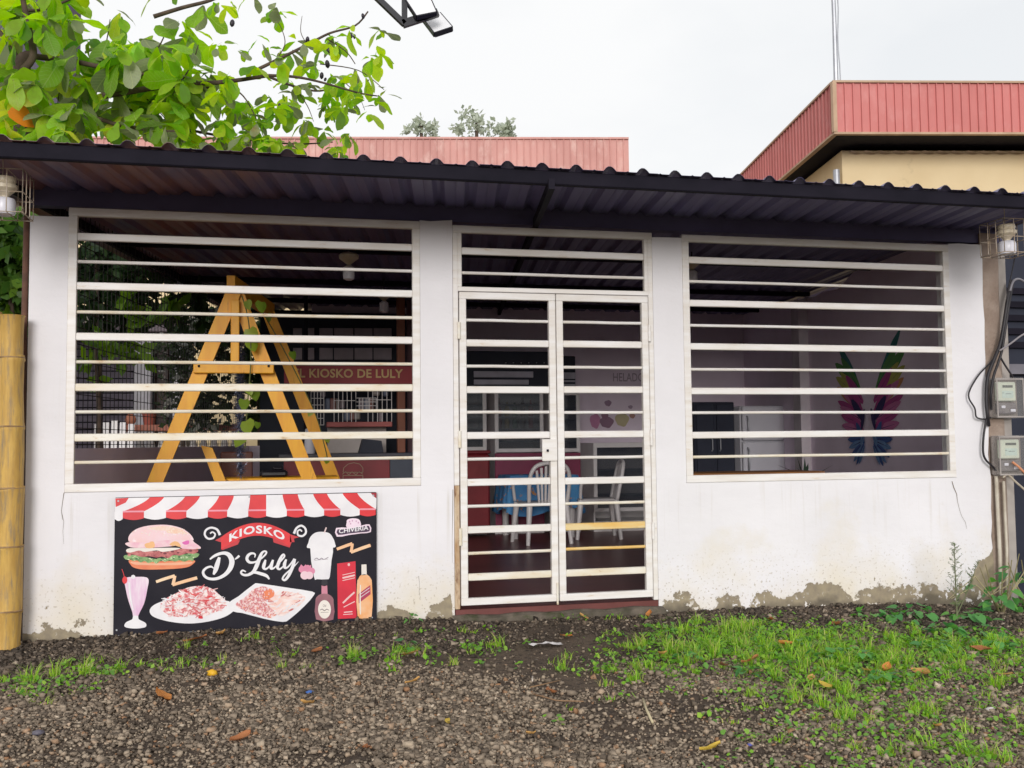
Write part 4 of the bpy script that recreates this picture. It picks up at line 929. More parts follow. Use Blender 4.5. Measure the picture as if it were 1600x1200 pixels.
# framed picture
a = P(1184, 554, BACK-.02); b_ = P(1224, 636, BACK-.02)
t = thing('framed_picture', 'dark framed picture on the rear wall above the refrigerator', 'picture', (a.x, BACK-.02, b_.z))
mb = MB(); mb.bbox(a.x, b_.x, BACK-.03, BACK-.003, b_.z, a.z, .005); mb.build('frame', MAT['navy'], t)
mb = MB(); mb.box(a.x+.03, b_.x-.03, BACK-.034, BACK-.0305, b_.z+.03, a.z-.03); mb.build('print', M('dusky_print', (.10,.09,.16), (.05,.05,.10), 4, .5, 0, c3=(.25,.13,.2), s3=3, lo3=.55, hi3=.65), t)
# wooden table under the right window
TY = .55
a = P(1086, 741, TY); b_ = P(1290, 741, TY)
t = thing('wooden_table', 'orange brown wooden table just inside the right window', 'table', ((a.x+b_.x)/2, TY+.2, FLOOR))
mb = MB(); mb.bbox(a.x-.1, b_.x, TY, TY+.45, a.z-.03, a.z+.004, .005); mb.build('table_top', MAT['wood_brown'], t)
for sx in (a.x-.05, b_.x-.05):
    for yy in (TY+.04, TY+.4):
        mb = MB(); mb.bbox(sx-.025, sx+.025, yy-.025, yy+.025, FLOOR, a.z-.031, .004); mb.build('leg', MAT['wood_brown'], t)
# potted spiky plant
c = P(1258, 742, 1.5)
t = thing('potted_plant', 'spiky dark leaved plant in a pot behind right window', 'plant', (c.x, 1.5, FLOOR))
mb = MB(); mb.lathe((c.x, 1.5, FLOOR), [(.09,0),(.13,.30),(.14,.32),(.14,.36),(.12,.36),(.11,.33)], 16); mb.build('pot', MAT['grey_plaster'], t, 40)
mb = MB(); mb.tube([(c.x,1.5,FLOOR+.3),(c.x+.01,1.5,c.z-.05)], .014, 6); mb.build('stem', M('plant_stem', (.10,.09,.05)), t)
for k in range(11):
    an = random.uniform(0, 6.28); el = random.uniform(.5, 1.35); ln = random.uniform(.18, .34); q = Vector((c.x, 1.5, c.z-.08+random.uniform(-.05, .05)))
    d = Vector((math.cos(an)*math.cos(el), math.sin(an)*math.cos(el), math.sin(el))); s = d.cross(Vector((0,0,1))).normalized()*.014
    tip = q+d*ln+Vector((0,0,-.03)); mid_ = q+d*ln*.55
    mb = MB(); mb.face([q-s*.5, q+s*.5, mid_+s, mid_-s]); mb.face([mid_-s, mid_+s, tip]); mb.build('leaf', flat('dark_plant_leaf', (.035,.06,.04), .5), t)

# ---------------------------------------------------------------- ceiling lamps
def ceiling_lamp(px, py, Y, label):
    p = P(px, py, Y); zt = roof_z(Y)-.002
    t = thing('ceiling_lamp', label, 'lamp', (p.x, Y, p.z), 'bulb lamps hanging from ceiling')
    mb = MB(); mb.lathe((p.x, Y, p.z), [(.012,-.05),(.035,-.03),(.075,.0),(.078,.025),(.06,.04),(.02,.05)], 18); mb.build('socket', MAT['porcelain'], t, 40)
    mb = MB(); mb.tube([(p.x, Y, p.z+.045), (p.x, Y, zt)], .006, 6); mb.build('cord', MAT['cable'], t)
    mb = MB(); mb.lathe((p.x, Y, p.z-.17), [(.02,0),(.042,.012),(.045,.04),(.043,.10),(.02,.118)], 16); mb.build('bulb', MAT['bulb'], t, 40)
ceiling_lamp(545, 404, 1.3, 'nearest bulb lamp hanging inside the left window')
ceiling_lamp(600, 462, 3.3, 'far bulb lamp hanging above the counter inside left window')
ceiling_lamp(1081, 412, 1.3, 'bulb lamp hanging inside the right window by its left frame')

# ---------------------------------------------------------------- plastic chairs and dining table
def chair_proto(label):
    t = thing('plastic_chair', label, 'chair', (0,0,0), 'white plastic chairs', world=False)
    W_ = MAT['white_plastic']
    mb = MB(); mb.bbox(-.22,.22,-.22,.20,.415,.44,.012); mb.build('seat', W_, t, 50)
    for sx in (-1, 1):
        for sy, top, ft in ((-1, (-.20), -.25), (1, .19, .235)):
            mb = MB(); mb.tube([(sx*.205, top, .43), (sx*.225, (top+ft)/2, .22), (sx*.245, ft, 0)], [.034, .028, .022], 8); mb.build('leg', W_, t, 50)
    # back: arched frame (chair faces -Y, back at +Y)
    arc_ = [(-.215,.20,.43),(-.225,.235,.60),(-.215,.265,.74),(-.15,.285,.83),(0,.292,.855),(.15,.285,.83),(.215,.265,.74),(.225,.235,.60),(.215,.20,.43)]
    mb = MB(); mb.tube([Vector(p) for p in smoothpts(arc_, 4)], .022, 8); mb.build('back_frame', W_, t, True)
    for k in range(7):
        x = -.14+k*.28/6; top = .825-.10*abs(x/.2)**2.2
        mb = MB(); mb.hexa([(x*.75-.011,.198,.44),(x*.75+.011,.198,.44),(x*.75+.011,.212,.44),(x*.75-.011,.212,.44),(x*1.12-.013,.272,top),(x*1.12+.013,.272,top),(x*1.12+.013,.286,top),(x*1.12-.013,.286,top)]); mb.build('slat', W_, t)
    for sx in (-1, 1):
        mb = MB(); mb.tube([Vector(p) for p in smoothpts([(sx*.225,.24,.63),(sx*.255,.12,.655),(sx*.26,-.08,.65),(sx*.25,-.19,.62),(sx*.225,-.205,.44)], 4)], [.018]*17, 8); mb.build('armrest', W_, t, True)
    return t
c1 = chair_proto('white plastic chair with its slatted back turned to the door')
p = P(838, 852, 3.95); c1.location = (p.x+.06, 3.95, FLOOR); c1.rotation_euler = (0, 0, math.pi+.12)
c2 = copy_tree(c1); c2['label'] = 'white plastic chair seen from the side, right of the blue table'
p = P(935, 838, 4.25); c2.location = (p.x, 4.3, FLOOR); c2.rotation_euler = (0, 0, -1.75)
tb = P(800, 845, 4.45); tb2 = P(900, 845, 4.45); tz = P(850, 742, 4.6).z
t = thing('dining_table', 'white plastic dining table under a blue cloth seen through the door', 'table', ((tb.x+tb2.x)/2, 4.7, FLOOR))
mb = MB(); mb.bbox(tb.x-.02, tb2.x+.02, 4.42, 5.0, tz-.03, tz-.004, .01); mb.build('table_top', MAT['white_plastic'], t)
for xx in (tb.x+.04, tb2.x-.04):
    for yy in (4.47, 4.95):
        mb = MB(); mb.tube([(xx, yy, tz-.031), (xx, yy, FLOOR)], [.045, .035], 10); mb.build('leg', MAT['white_plastic'], t, 50)
# cloth with folds
def cloth():
    mb = MB(); n = 72; x0, x1, y0, y1 = tb.x-.03, tb2.x+.03, 4.40, 5.02; per = []
    for i in range(n):
        s = i/n*4; e = int(s); f_ = s-e
        q = [(x0+(x1-x0)*f_, y0), (x1, y0+(y1-y0)*f_), (x1-(x1-x0)*f_, y1), (x0, y1-(y1-y0)*f_)][e]; per.append(q)
    cx, cy = (x0+x1)/2, (y0+y1)/2; rows = [[(cx+(x-cx)*.98, cy+(y-cy)*.98, tz) for x, y in per]]
    for k in range(1, 6):
        h = k/5; row = []
        for i, (x, y) in enumerate(per):
            w = .025*h*math.sin(i*1.05)+.018*h*math.sin(i*2.3+1); d = Vector((x-cx, y-cy)).normalized(); drop = .40+.05*math.sin(i*.35)
            row.append((x+d.x*(.012+w+.04*h), y+d.y*(.012+w+.04*h), tz-.002-drop*h))
        rows.append(row)
    vs = sum(rows, []); fs = [tuple(range(n))]
    for k in range(5):
        for i in range(n): fs.append((k*n+i, k*n+n+i, k*n+n+(i+1)%n, k*n+(i+1)%n))
    mb.add(vs, fs)
    mt = M('blue_flowered_cloth', (.10,.34,.66), (.07,.24,.55), 6, .75, .1, 60, c3=(.70,.32,.10), s3=9, lo3=.57, hi3=.60)
    o = mb.build('tablecloth', mt, None, True)
    tag(o, 'bright blue cloth with orange flowers draped over the dining table', 'tablecloth')
cloth()

# ---------------------------------------------------------------- coolers along the rear wall
def cooler(px0, px1, pytop, pybot, Y, dep, label, name='display_cooler', shelves=4, frame_c=None, base=None):
    a = P(px0, pytop, Y); b_ = P(px1, pybot, Y); x0, x1, z1 = a.x, b_.x, a.z; z0 = FLOOR if base is None else base
    fc = frame_c or MAT['white_plastic']
    t = thing(name, label, 'cooler', ((x0+x1)/2, Y+dep/2, z0), 'glass coolers along the rear wall')
    mb = MB(); mb.box(x0, x0+.02, Y, Y+dep, z0, z1); mb.box(x1-.02, x1, Y, Y+dep, z0, z1); mb.box(x0+.02, x1-.02, Y+dep-.02, Y+dep, z0, z1); mb.box(x0+.02, x1-.02, Y, Y+dep-.02, z1-.03, z1); mb.box(x0+.02, x1-.02, Y, Y+dep-.02, z0, z0+.12); mb.build('cabinet', fc, t)
    zb = b_.z
    mb = MB(); w = .045; mb.bbox(x0, x1, Y-.03, Y-.001, z1-w*1.3, z1, .004); mb.bbox(x0, x1, Y-.03, Y-.001, zb, zb+w, .004); mb.bbox(x0, x0+w, Y-.029, Y-.002, zb+w, z1-w*1.3, .004); mb.bbox(x1-w, x1, Y-.029, Y-.002, zb+w, z1-w*1.3, .004); dr = mb.build('door_frame', fc, t)
    mb = MB(); mb.box(x0+w, x1-w, Y-.016, Y-.012, zb+w, z1-w*1.3); mb.build('pane', MAT['glass_dark'], dr)
    for k in range(shelves):
        z = zb+.08+(z1-zb-.2)*(k+.3)/shelves; mb = MB(); mb.box(x0+.022, x1-.022, Y+.03, Y+dep-.03, z, z+.012); sh = mb.build('shelf', MAT['galv'], t)
    if zb > z0+.3:
        mb = MB(); mb.bbox(x0, x1, Y-.025, Y-.001, z0+.02, zb-.01, .004); mb.build('lower_panel', MAT['pink'], t)
    return t, x0, x1, z1, zb
ORD = ['first','second','third','fourth','fifth','sixth','seventh','eighth','ninth','tenth','eleventh','twelfth','thirteenth','fourteenth']
def bottles(x0, x1, Y, z, n, label, grp, cols):
    for k in range(n):
        x = x0+(x1-x0)*(k+.5)/n; h = random.uniform(.16, .24); mb = MB(); mb.lathe((x, Y, z), [(.03,0),(.033,.01),(.033,h*.55),(.014,h*.8),(.013,h)], 10)
        tag(mb.build('bottle', cols[k % len(cols)], None, 40), ORD[k]+' bottle from the left on the '+label, 'bottle', grp)
bc = [flat('bottle_red', (.35,.03,.03), .3), flat('bottle_yellow', (.5,.36,.06), .3), flat('bottle_green', (.06,.2,.07), .3), flat('bottle_brown', (.13,.06,.03), .3)]
t1, x0, x1, z1, zb = cooler(722, 760, 605, 704, 5.1, .45, 'narrow cooler at the left side of the door view')
t2, x0, x1, z1, zb = cooler(772, 849, 604, 706, 5.1, .45, 'wide glass cooler with white frame at the centre of the door view')
bottles(x0+.05, x1-.05, 5.3, zb+.08+(z1-zb-.2)*(1.3)/4+.013, 5, 'lower bottle shelf of the wide glass cooler', 'bottles in the wide cooler', bc)
bottles(x0+.05, x1-.05, 5.3, zb+.08+(z1-zb-.2)*(2.3)/4+.013, 5, 'upper bottle shelf of the wide glass cooler', 'bottles in the wide cooler', bc)
t3, *_ = cooler(862, 906, 610, 706, 5.1, .45, 'tall cooler just right of the door leaf meeting bars')
t4, *_ = cooler(926, 1032, 692, 797, 5.0, .55, 'low white framed glass display case behind the right chair', 'display_case', 2)
# dark extractor box with pale slats above the coolers
a = P(722, 548, 5.05); b_ = P(862, 606, 5.05)
t = thing('extractor_box', 'dark wall box with two pale slats above the coolers', 'vent box', ((a.x+b_.x)/2, 5.3, b_.z))
mb = MB(); mb.bbox(a.x-.25, b_.x+.12, 5.06, 5.55, b_.z, a.z, .01); mb.build('housing', MAT['navy'], t)
for k, (pa_, pb_) in enumerate((((740,580),(833,590)), ((740,593),(826,601)))):
    u, v = P(*pa_, 5.05), P(*pb_, 5.05); mb = MB(); mb.bbox(u.x, v.x, 5.035, 5.055, v.z, u.z, .003); mb.build('slat', M('pale_slat', (.5,.48,.56), None, 4, .5, 0), t)
for k in range(6):
    u = P(790+k*12, 567, 5.05); mb = MB(); mb.lathe((u.x, 5.04, u.z), [(.006,-.006),(.009,0),(.006,.006)], 8); mb.build('knob', MAT['galv'], t)
a = P(886, 556, 5.25); b_ = P(900, 604, 5.25)
t = thing('speaker_box', 'small dark box with pale stripes right of the door leaf meeting bars', 'speaker', ((a.x+b_.x)/2, 5.3, b_.z))
mb = MB(); mb.bbox(a.x-.3, b_.x, 5.26, 5.55, b_.z, a.z, .01); mb.build('case', MAT['navy'], t)
for k, (y0, y1) in enumerate(((582,592),(594,597),(600,603))):
    u, v = P(884, y0, 5.25), P(899, y1, 5.25); mb = MB(); mb.box(u.x-.1, v.x, 5.245, 5.2575, v.z, u.z); mb.build('stripe', M('pale_stripe', (.5,.48,.56), None, 4, .5, 0), t)
# red and pink counter fronts on the left of the door view
a = P(722, 704, 4.9); b_ = P(762, 800, 4.9)
t = thing('red_freezer', 'glossy red chest freezer at the left side of the door view', 'freezer', ((a.x+b_.x)/2, 4.95, FLOOR))
mb = MB(); mb.bbox(a.x-.5, b_.x, 4.75, 5.05, FLOOR+.04, a.z-.04, .02); mb.build('body', MAT['red'], t, 40)
mb = MB(); mb.bbox(a.x-.51, b_.x+.01, 4.74, 5.05, a.z-.038, a.z, .012); mb.build('lid', MAT['red'], t)
# stickers on the rear wall: ice cream lettering and cupcakes
rw_ = [o for o in bpy.data.objects if o.name.startswith('rear_wall')][0]
mb = MB(); sg = flat('faded_sticker_ink', (.42,.34,.41), .8)
vs, fs = text_mesh('HELADOS', bold=.01)
u0, u1 = P(958, 596, BACK-.003), P(1012, 583, BACK-.003); mb.add([(u0.x+(u1.x-u0.x)*u, BACK-.003, u0.z+(u1.z-u0.z)*v) for u, v in vs], fs); mb.build('lettering', sg, rw_)
def sticker(px, py, rx, ry, col, n=7, layer=1):
    c = P(px, py, BACK-.003); s = 1547/11.9; mb = MB(); pts = [(c.x+rx/s*math.cos(a_)*(1+.12*math.sin(3*a_)), BACK-.003-.0008*layer, c.z+ry/s*math.sin(a_)*(1+.1*math.cos(5*a_))) for a_ in [2*math.pi*i/22 for i in range(22)]]
    mb.face(pts); mb.build('sticker', flat('sticker_%d' % int(px), col, .8), rw_)
sticker(930, 658, 9, 12, (.55,.24,.40)); sticker(948, 660, 12, 9, (.30,.18,.26), layer=2); sticker(972, 656, 12, 11, (.55,.48,.30), layer=1); sticker(950, 630, 6, 5, (.36,.24,.34)); sticker(985, 636, 4, 3, (.4,.3,.4)); sticker(945, 650, 6, 6, (.30,.16,.24), layer=3); sticker(988, 650, 5, 4, (.45,.25,.22), layer=2)

# ---------------------------------------------------------------- wooden swing frame behind the left window
SY = 1.15
def aframe():
    t = thing('swing_frame', 'tall yellow wooden swing frame behind the left window', 'swing frame', tuple(Vector((P(368,445,SY).x, SY+.6, FLOOR))))
    Wd = MAT['wood']
    def frame_at(y, ox, full=True):
        ap = P(367, 452, SY); ap = Vector((ap.x+ox, y, ap.z))
        for sgn, foot in ((-1, P(243, 752, SY)), (1, P(484, 750, SY))):
            if sgn < 0 and not full: continue
            d = Vector((foot.x+ox, y, foot.z))-ap; k = (FLOOR-ap.z)/d.z
            mb = MB(); q = ap+d*k; mb.beam(ap+Vector((sgn*.03,0,0)), q, .03, .115, (1,0,0) if False else (0,1,0)); 
            # board: wide face towards the street
            mb = MB(); dn = d.normalized(); side = Vector((dn.z, 0, -dn.x)); hw = .052
            o1 = Vector((0, .02 if sgn > 0 else -.02, 0)); th_ = Vector((0, .035, 0)); s = ap+o1; e = q+o1
            mb.hexa([s-side*hw, s+side*hw, s+side*hw+th_, s-side*hw+th_, e-side*hw, e+side*hw, e+side*hw+th_, e-side*hw+th_]); mb.build('leg', Wd, t)
        l, r = P(303, 573, SY), P(428, 574, SY)
        if not full: return
        mb = MB(); mb.bbox(l.x+ox, r.x+ox, y-.06, y-.022, l.z-.05, l.z+.035, .005); mb.build('crossbar', Wd, t)
        if ox == 0:
            c = P(368, 470, SY); mb = MB(); mb.bbox(c.x-.03, c.x+.03, y-.055, y-.021, l.z+.036, c.z+.0, .004); mb.build('king_post', Wd, t)
            for px in (312, 420):
                q = P(px, 573, SY); mb = MB(); mb.lathe((q.x, y-.064, q.z), [(.008,-.008),(.008,.008)], 8); mb.build('bolt', MAT['steel'], t)
    frame_at(SY, 0); frame_at(SY+1.3, SKEW*1.3, False)
    p = P(366, 446, SY); mb = MB(); mb.beam(p+Vector((-.02, -.08, 0)), p+Vector((SKEW*1.45, 1.4, 0)), .06, .12); mb.build('ridge_beam', Wd, t)
    return t
aframe()
# tinsel and vine hanging in the frame
def spikes(mb, pts, r, n, w):
    for i in range(n):
        s = random.random()*(len(pts)-1); k = int(s); c = Vector(pts[k]).lerp(Vector(pts[min(k+1, len(pts)-1)]), s-k)
        d = Vector((random.gauss(0,1), random.gauss(0,1), random.gauss(0,.6))).normalized()*r*random.uniform(.6, 1.1); q = d.cross(Vector((random.random(), random.random(), 1))).normalized()*w
        mb.face([c-q, c+q, c+d])
mb = MB(); pts = [P(371, 480, SY+.5), P(373, 560, SY+.5), P(374, 640, SY+.5), P(376, 742, SY+.5)]; spikes(mb, pts, .075, 2600, .004)
tag(stuff(mb.build('tinsel_garland', M('dark_blue_tinsel', (.06,.07,.14), (.34,.36,.48), 40, .25, 0, spec=.8, metal=.4), None)), 'dark bluish tinsel garland hanging inside the swing frame', 'garland')
del bpy.data.objects['tinsel_garland']['kind']
heart = [(0,0),(.3,-.12),(.5,.12),(.45,.45),(.22,.8),(0,1.0),(-.22,.8),(-.45,.45),(-.5,.12),(-.3,-.12)]
def leaf_mesh(name, outline, size, fold, mat, bend=.12):
    mb = MB(); 
    for x, y in outline: pass
    c = [(0, y) for y in (.0, .25, .5, .75, 1.0)]
    vs = [(x*size, y*size, abs(x)*fold*size - bend*size*y*y) for x, y in outline]; n = len(vs)
    ci = [(0, .5*size, -bend*size*.25)]
    mb.add(vs+ci, [(i, (i+1) % n, n) for i in range(n)]); return mb.mesh(name, mat, True)
vine_mat = leafmat('vine_leaf', [(.30,.42,.04),(.16,.30,.03),(.42,.50,.08)], .4)
vl = leaf_mesh('leaf', heart, .095, .25, vine_mat)
def vine(pts, Y, n, label, sc=1., extra=()):
    q = [Vector(p) for p in smoothpts([tuple(P(x, y, Y)) for x, y in pts], 6)]
    t = thing('hanging_vine', label, 'vine', tuple(q[-1]), 'vines on the swing frame')
    mb = MB(); mb.tube(q, .005, 6); mb.build('stem', flat('vine_stem', (.12,.13,.04), .7), t)
    pos = [q[int((i+.5)/n*(len(q)-1))]+Vector((random.uniform(-.05,.05), random.uniform(-.06,.02), random.uniform(-.03,.03))) for i in range(n)] + [P(x, y, Y-.05) for x, y in extra]
    for p in pos:
        o = link('leaf', vl, t); o.location = Vector(p); o.parent = t; o.matrix_parent_inverse = Matrix.Translation(-t.location)
        o.rotation_euler = (random.uniform(-2.0, -1.1), random.uniform(-.5, .5), random.uniform(-.6, .6)); s = sc*random.uniform(.7, 1.25); o.scale = (s, s, s)
vine([(378,462),(388,500),(392,560),(386,640),(383,700)], SY-.1, 4, 'leafy green vine trailing down the middle of the swing frame', 1., [(409,472),(390,514),(386,602),(384,658),(381,625)])
vine([(400,470),(440,540),(490,640),(508,700),(512,720)], SY+.7, 5, 'sparse vine trailing along the rear right leg of swing frame', .7, [(403,660)])
# wooden bench near the frame
t = thing('wooden_bench', 'low orange wooden bench behind the swing frame', 'bench', tuple(P(400, 800, 2.0)))
t.location = (P(400,800,2.0).x, 2.0, FLOOR)
a = P(316, 696, 1.7); b_ = P(342, 764, 1.7); mb = MB(); dn = (b_-a).normalized(); k = (FLOOR-a.z)/dn.z
mb.hexa([a+Vector((-.01,0,0)), a+Vector((.075,0,-.02)), a+Vector((.075,.05,-.02)), a+Vector((-.01,.05,0)), a+dn*k+Vector((-.02,0,0)), a+dn*k+Vector((.10,0,0)), a+dn*k+Vector((.10,.05,0)), a+dn*k+Vector((-.02,.05,0))]); mb.build('back_post', MAT['wood'], t)
a = P(345, 748, 1.75); b_ = P(530, 752, 1.75)
mb = MB(); mb.bbox(a.x-.05, b_.x, 1.76, 2.2, a.z-.05, a.z, .006); mb.build('seat', MAT['wood'], t)
for xx in (a.x+.02, b_.x-.08):
    for yy in (1.8, 2.15):
        mb = MB(); mb.bbox(xx, xx+.06, yy-.02, yy+.03, FLOOR, a.z-.051, .004); mb.build('leg', MAT['wood'], t)
a = P(345, 706, 2.25); b_ = P(395, 742, 2.25); mb = MB(); mb.bbox(a.x, b_.x, 2.21, 2.25, b_.z-.02, a.z, .008); mb.build('back_board', M('maroon_wood', (.12,.03,.02), None, 4, .5, .1, 30), t)
mb = MB(); c = P(430, 740, 1.95); mb.bbox(c.x-.12, c.x+.10, 1.9, 2.05, a.z*0+P(400,748,1.75).z+.002, c.z+.03, .02); mb.bbox(c.x-.02, c.x+.06, 1.92, 2.02, c.z+.031, c.z+.055, .01)
tag(mb.build('toolbox', MAT['black'], None), 'small black box lying on the wooden bench', 'box')

# ---------------------------------------------------------------- snack stall with the red sign
KY = 3.7
ST = thing('snack_stall', 'snack stall with a red name sign and wire racks behind left window', 'stall', (P(560,700,KY).x, KY, FLOOR))
a = P(452, 571, KY); b_ = P(646, 600, KY)
mb = MB(); mb.bbox(a.x-.05, b_.x+.02, KY-.01, KY+.02, b_.z, a.z, .004); sb = mb.build('name_sign', flat('sign_red', (.36,.03,.04), .45), ST)
vs, fs = text_mesh('EL KIOSKO DE LULY', bold=.025, space=1.03)
u0, u1 = P(458.5, 590, KY-.012), P(629.5, 577, KY-.012); mb = MB(); mb.add([(u0.x+(u1.x-u0.x)*u, KY-.0125, u0.z+(u1.z-u0.z)*v) for u, v in vs], fs); mb.build('lettering', flat('sign_gold', (.72,.50,.22), .5), sb)
cz = P(560, 708, KY).z
mb = MB(); mb.bbox(a.x-.1, P(648,710,KY).x, KY-.15, KY+.4, cz-.035, cz, .006); mb.build('counter_top', M('dark_grey_top', (.07,.07,.09), None, 5, .3, 0), ST)
mb = MB(); mb.box(a.x-.05, P(608,740,KY).x, KY-.05, KY+.3, FLOOR, cz-.036); cf = mb.build('counter_front', MAT['red'], ST)
mb = MB(); mb.box(P(609,740,KY).x, P(646,740,KY).x, KY-.04, KY+.3, FLOOR, cz-.036); mb.build('counter_end', M('slate_panel', (.06,.07,.10), None, 4, .5, 0), ST)
# burger outline on the counter front
mb = MB(); ol = []
def line(pts, w=.006):
    q = [P(x, y, KY-.053) for x, y in pts]
    for p0, p1 in zip(q[:-1], q[1:]): mb.beam(p0, p1, .002, w, (0,1,0) if False else (0,0,1))
line([(536,738),(537,731),(544,725),(553,723),(562,725),(567,731),(567,738),(536,738)]); line([(535,741),(540,737),(545,742),(550,737),(556,742),(561,737),(567,741)]); line([(536,743),(567,743),(567,749),(536,749),(536,743)])
mb.build('burger_outline', flat('outline_ochre', (.42,.30,.20), .6), cf)
mb = MB(); a = P(512, 664, KY+.25); b_ = P(604, 706, KY+.25); mb.bbox(a.x, b_.x, KY+.28, KY+.31, cz+.001, a.z, .004); mb.build('back_panel', M('pale_panel', (.62,.55,.52), None, 3, .5, 0), ST)
mb = MB(); a = P(510, 660, KY+.2); b_ = P(610, 667, KY+.2); mb.bbox(a.x, b_.x, KY+.02, KY+.32, b_.z, a.z, .004); mb.build('shelf', M('pink_shelf', (.42,.10,.09), None, 3, .5, 0), ST)
for px, mt in ((626, M('orange_brown_post', (.26,.09,.05), None, 4, .6, .1, 30)), (478, MAT['steel'])):
    p0 = P(px, 510, KY+.1); mb = MB(); w = .04 if px > 600 else .02; mb.bbox(p0.x-w, p0.x+w, KY+.06, KY+.14, FLOOR if px < 600 else cz, roof_z(KY)-.09, .004); mb.build('post', mt, ST)
mb = MB(); a = P(636, 510, KY+.3); b_ = P(655, 700, KY+.3); mb.box(a.x, b_.x+.3, KY+.3, KY+.36, FLOOR, roof_z(KY)-.1); mb.build('side_panel', M('plum_panel', (.10,.04,.05), None, 4, .6, 0), ST)
# wire racks
for (x0, y0, x1, y1, nx, nz2) in ((486,612,506,664,4,5),(522,608,556,662,5,3),(556,622,588,640,6,3),(575,606,612,662,5,3)):
    a = P(x0, y0, KY+.18); b_ = P(x1, y1, KY+.18); mb = MB()
    for i in range(nx+1): x = a.x+(b_.x-a.x)*i/nx; mb.beam((x, KY+.18, b_.z), (x, KY+.18, a.z), .006, .006, (0,1,0))
    for j in range(nz2+1): z = b_.z+(a.z-b_.z)*j/nz2; mb.beam((a.x, KY+.174, z), (b_.x, KY+.174, z), .006, .006)
    mb.build('wire_rack', MAT['white_plastic'], ST)
# snack bags hung on the racks
for k in range(14):
    px = 505+k*7.5; c = P(px, random.choice((612, 632, 650)), KY+.22); mb = MB(); w = random.uniform(.02, .04); h = random.uniform(.04, .07); mb.bbox(c.x-w, c.x+w, KY+.2, KY+.23, c.z-h, c.z+h, .012)
    tag(mb.build('snack_bag', flat('bag_%d' % (k % 4), ((.22,.18,.2),(.10,.12,.18),(.2,.07,.06),(.25,.22,.2))[k % 4], .4), None, 40), ORD[k]+' snack bag from the left on the stall wire racks', 'snack bag', 'snack bags on the stall racks')
# cash register
a = P(560, 690, KY); b_ = P(598, 706, KY); mb = MB(); z0 = cz+.002
mb.prism([(a.x, KY-.1, z0), (b_.x, KY-.1, z0), (b_.x-.02, KY-.1, z0+.12), (a.x+.04, KY-.1, z0+.14)], (0, .2, 0)); tag(mb.build('cash_register', MAT['navy'], None), 'dark cash register on the stall counter', 'cash register')
# pale bottle-like dispenser
c = P(484, 706, KY-.08); mb = MB(); mb.lathe((c.x, KY-.08, cz+.002), [(.05,0),(.055,.02),(.05,.14),(.03,.16),(.03,.2),(.045,.2),(.045,.24),(.01,.26)], 14); tag(mb.build('sauce_dispenser', MAT['bulb'], None, 40), 'pale dispenser at the left end of the stall counter', 'dispenser')
# barred opening in the rear wall behind the stall (light comes in from the yard)
a = P(448, 512, BACK-.2); b_ = P(612, 564, BACK-.2)
t = thing('barred_screen', 'pale panelled screen with dark bars above the red name sign', 'screen', (a.x, BACK-.2, b_.z))
for i, (u, v) in enumerate(((458,472),(481,491),(499,520),(522,552),(554,582),(584,612))):
    for (w0, w1) in ((511, 526), (542, 562)):
        p0, p1 = P(u, w0+1.5, BACK-.2), P(v, w1, BACK-.2); mb = MB(); mb.bbox(p0.x, p1.x, BACK-.2, BACK-.17, p1.z, p0.z, .003); mb.build('pane', M('pale_daylight_pane', (.50,.43,.47), None, 4, .6, 0), t)
mb = MB(); mb.box(a.x-.3, b_.x+.4, BACK-.16, BACK-.13, FLOOR, roof_z(BACK)-.1); mb.build('backing', MAT['navy'], t)
# ---------------------------------------------------------------- cream house with the red sheet parapet (right)
AX = Vector((SKEW+.02, 1, 0)).normalized(); BXv = Vector((1, -(SKEW+.02), 0)).normalized()
C0 = P(1303, 130, 6.0); zt = C0.z; zb_ = P(1303, 207, 6.0).z
HR = thing('cream_house', 'cream walled house with a red corrugated parapet at the right', 'building', (C0.x+2, 7, 0))
def ribbed(o, d, n, w, z0, z1, mat, name, par, depth=.025):
    """a run of ribbed sheets, each its own piece, along direction d from o"""
    nrm = Vector((d.y, -d.x, 0))
    key = {}
    for k in range(n):
        mb = MB(); p = o+d*(k*w); prof = [(0,0),(.12,0),(.17,1),(.27,1),(.32,0),(1,0)]
        a = [p+d*(s*w)+nrm*(depth*h) for s, h in prof]
        for q0, q1 in zip(a[:-1], a[1:]): mb.face([(q0.x,q0.y,z0),(q1.x,q1.y,z0),(q1.x,q1.y,z1),(q0.x,q0.y,z1)])
        mb.build(name, mat, par)
par_ = MB(); L1 = 9.0; L2 = 6.0
c0 = Vector((C0.x, C0.y, 0))
par_.hexa([c0+BXv*.03+AX*.03+Vector((0,0,zb_)), c0+BXv*L1+AX*.03+Vector((0,0,zb_)), c0+BXv*L1+AX*L2+Vector((0,0,zb_)), c0+BXv*.03+AX*L2+Vector((0,0,zb_)), c0+BXv*.03+AX*.03+Vector((0,0,zt-.03)), c0+BXv*L1+AX*.03+Vector((0,0,zt-.03)), c0+BXv*L1+AX*L2+Vector((0,0,zt-.03)), c0+BXv*.03+AX*L2+Vector((0,0,zt-.03))])
pp = par_.build('parapet', MAT['steel'], HR)
ribbed(c0, BXv, 42, .12, zb_, zt, MAT['redsheet'], 'sheet_rib', pp)
ribbed(c0+AX*L2, -AX, 40, L2/40, zb_, zt, MAT['redsheet'], 'sheet_rib', pp)
mb = MB(); 
for zz in (zt+.002, zb_-.03):
    mb.beam(c0+Vector((0,0,zz+.015))-BXv*.03, c0+BXv*L1+Vector((0,0,zz+.015)), .07, .03); mb.beam(c0+AX*.04+Vector((0,0,zz+.017)), c0+AX*L2+Vector((0,0,zz+.017)), .07, .03)
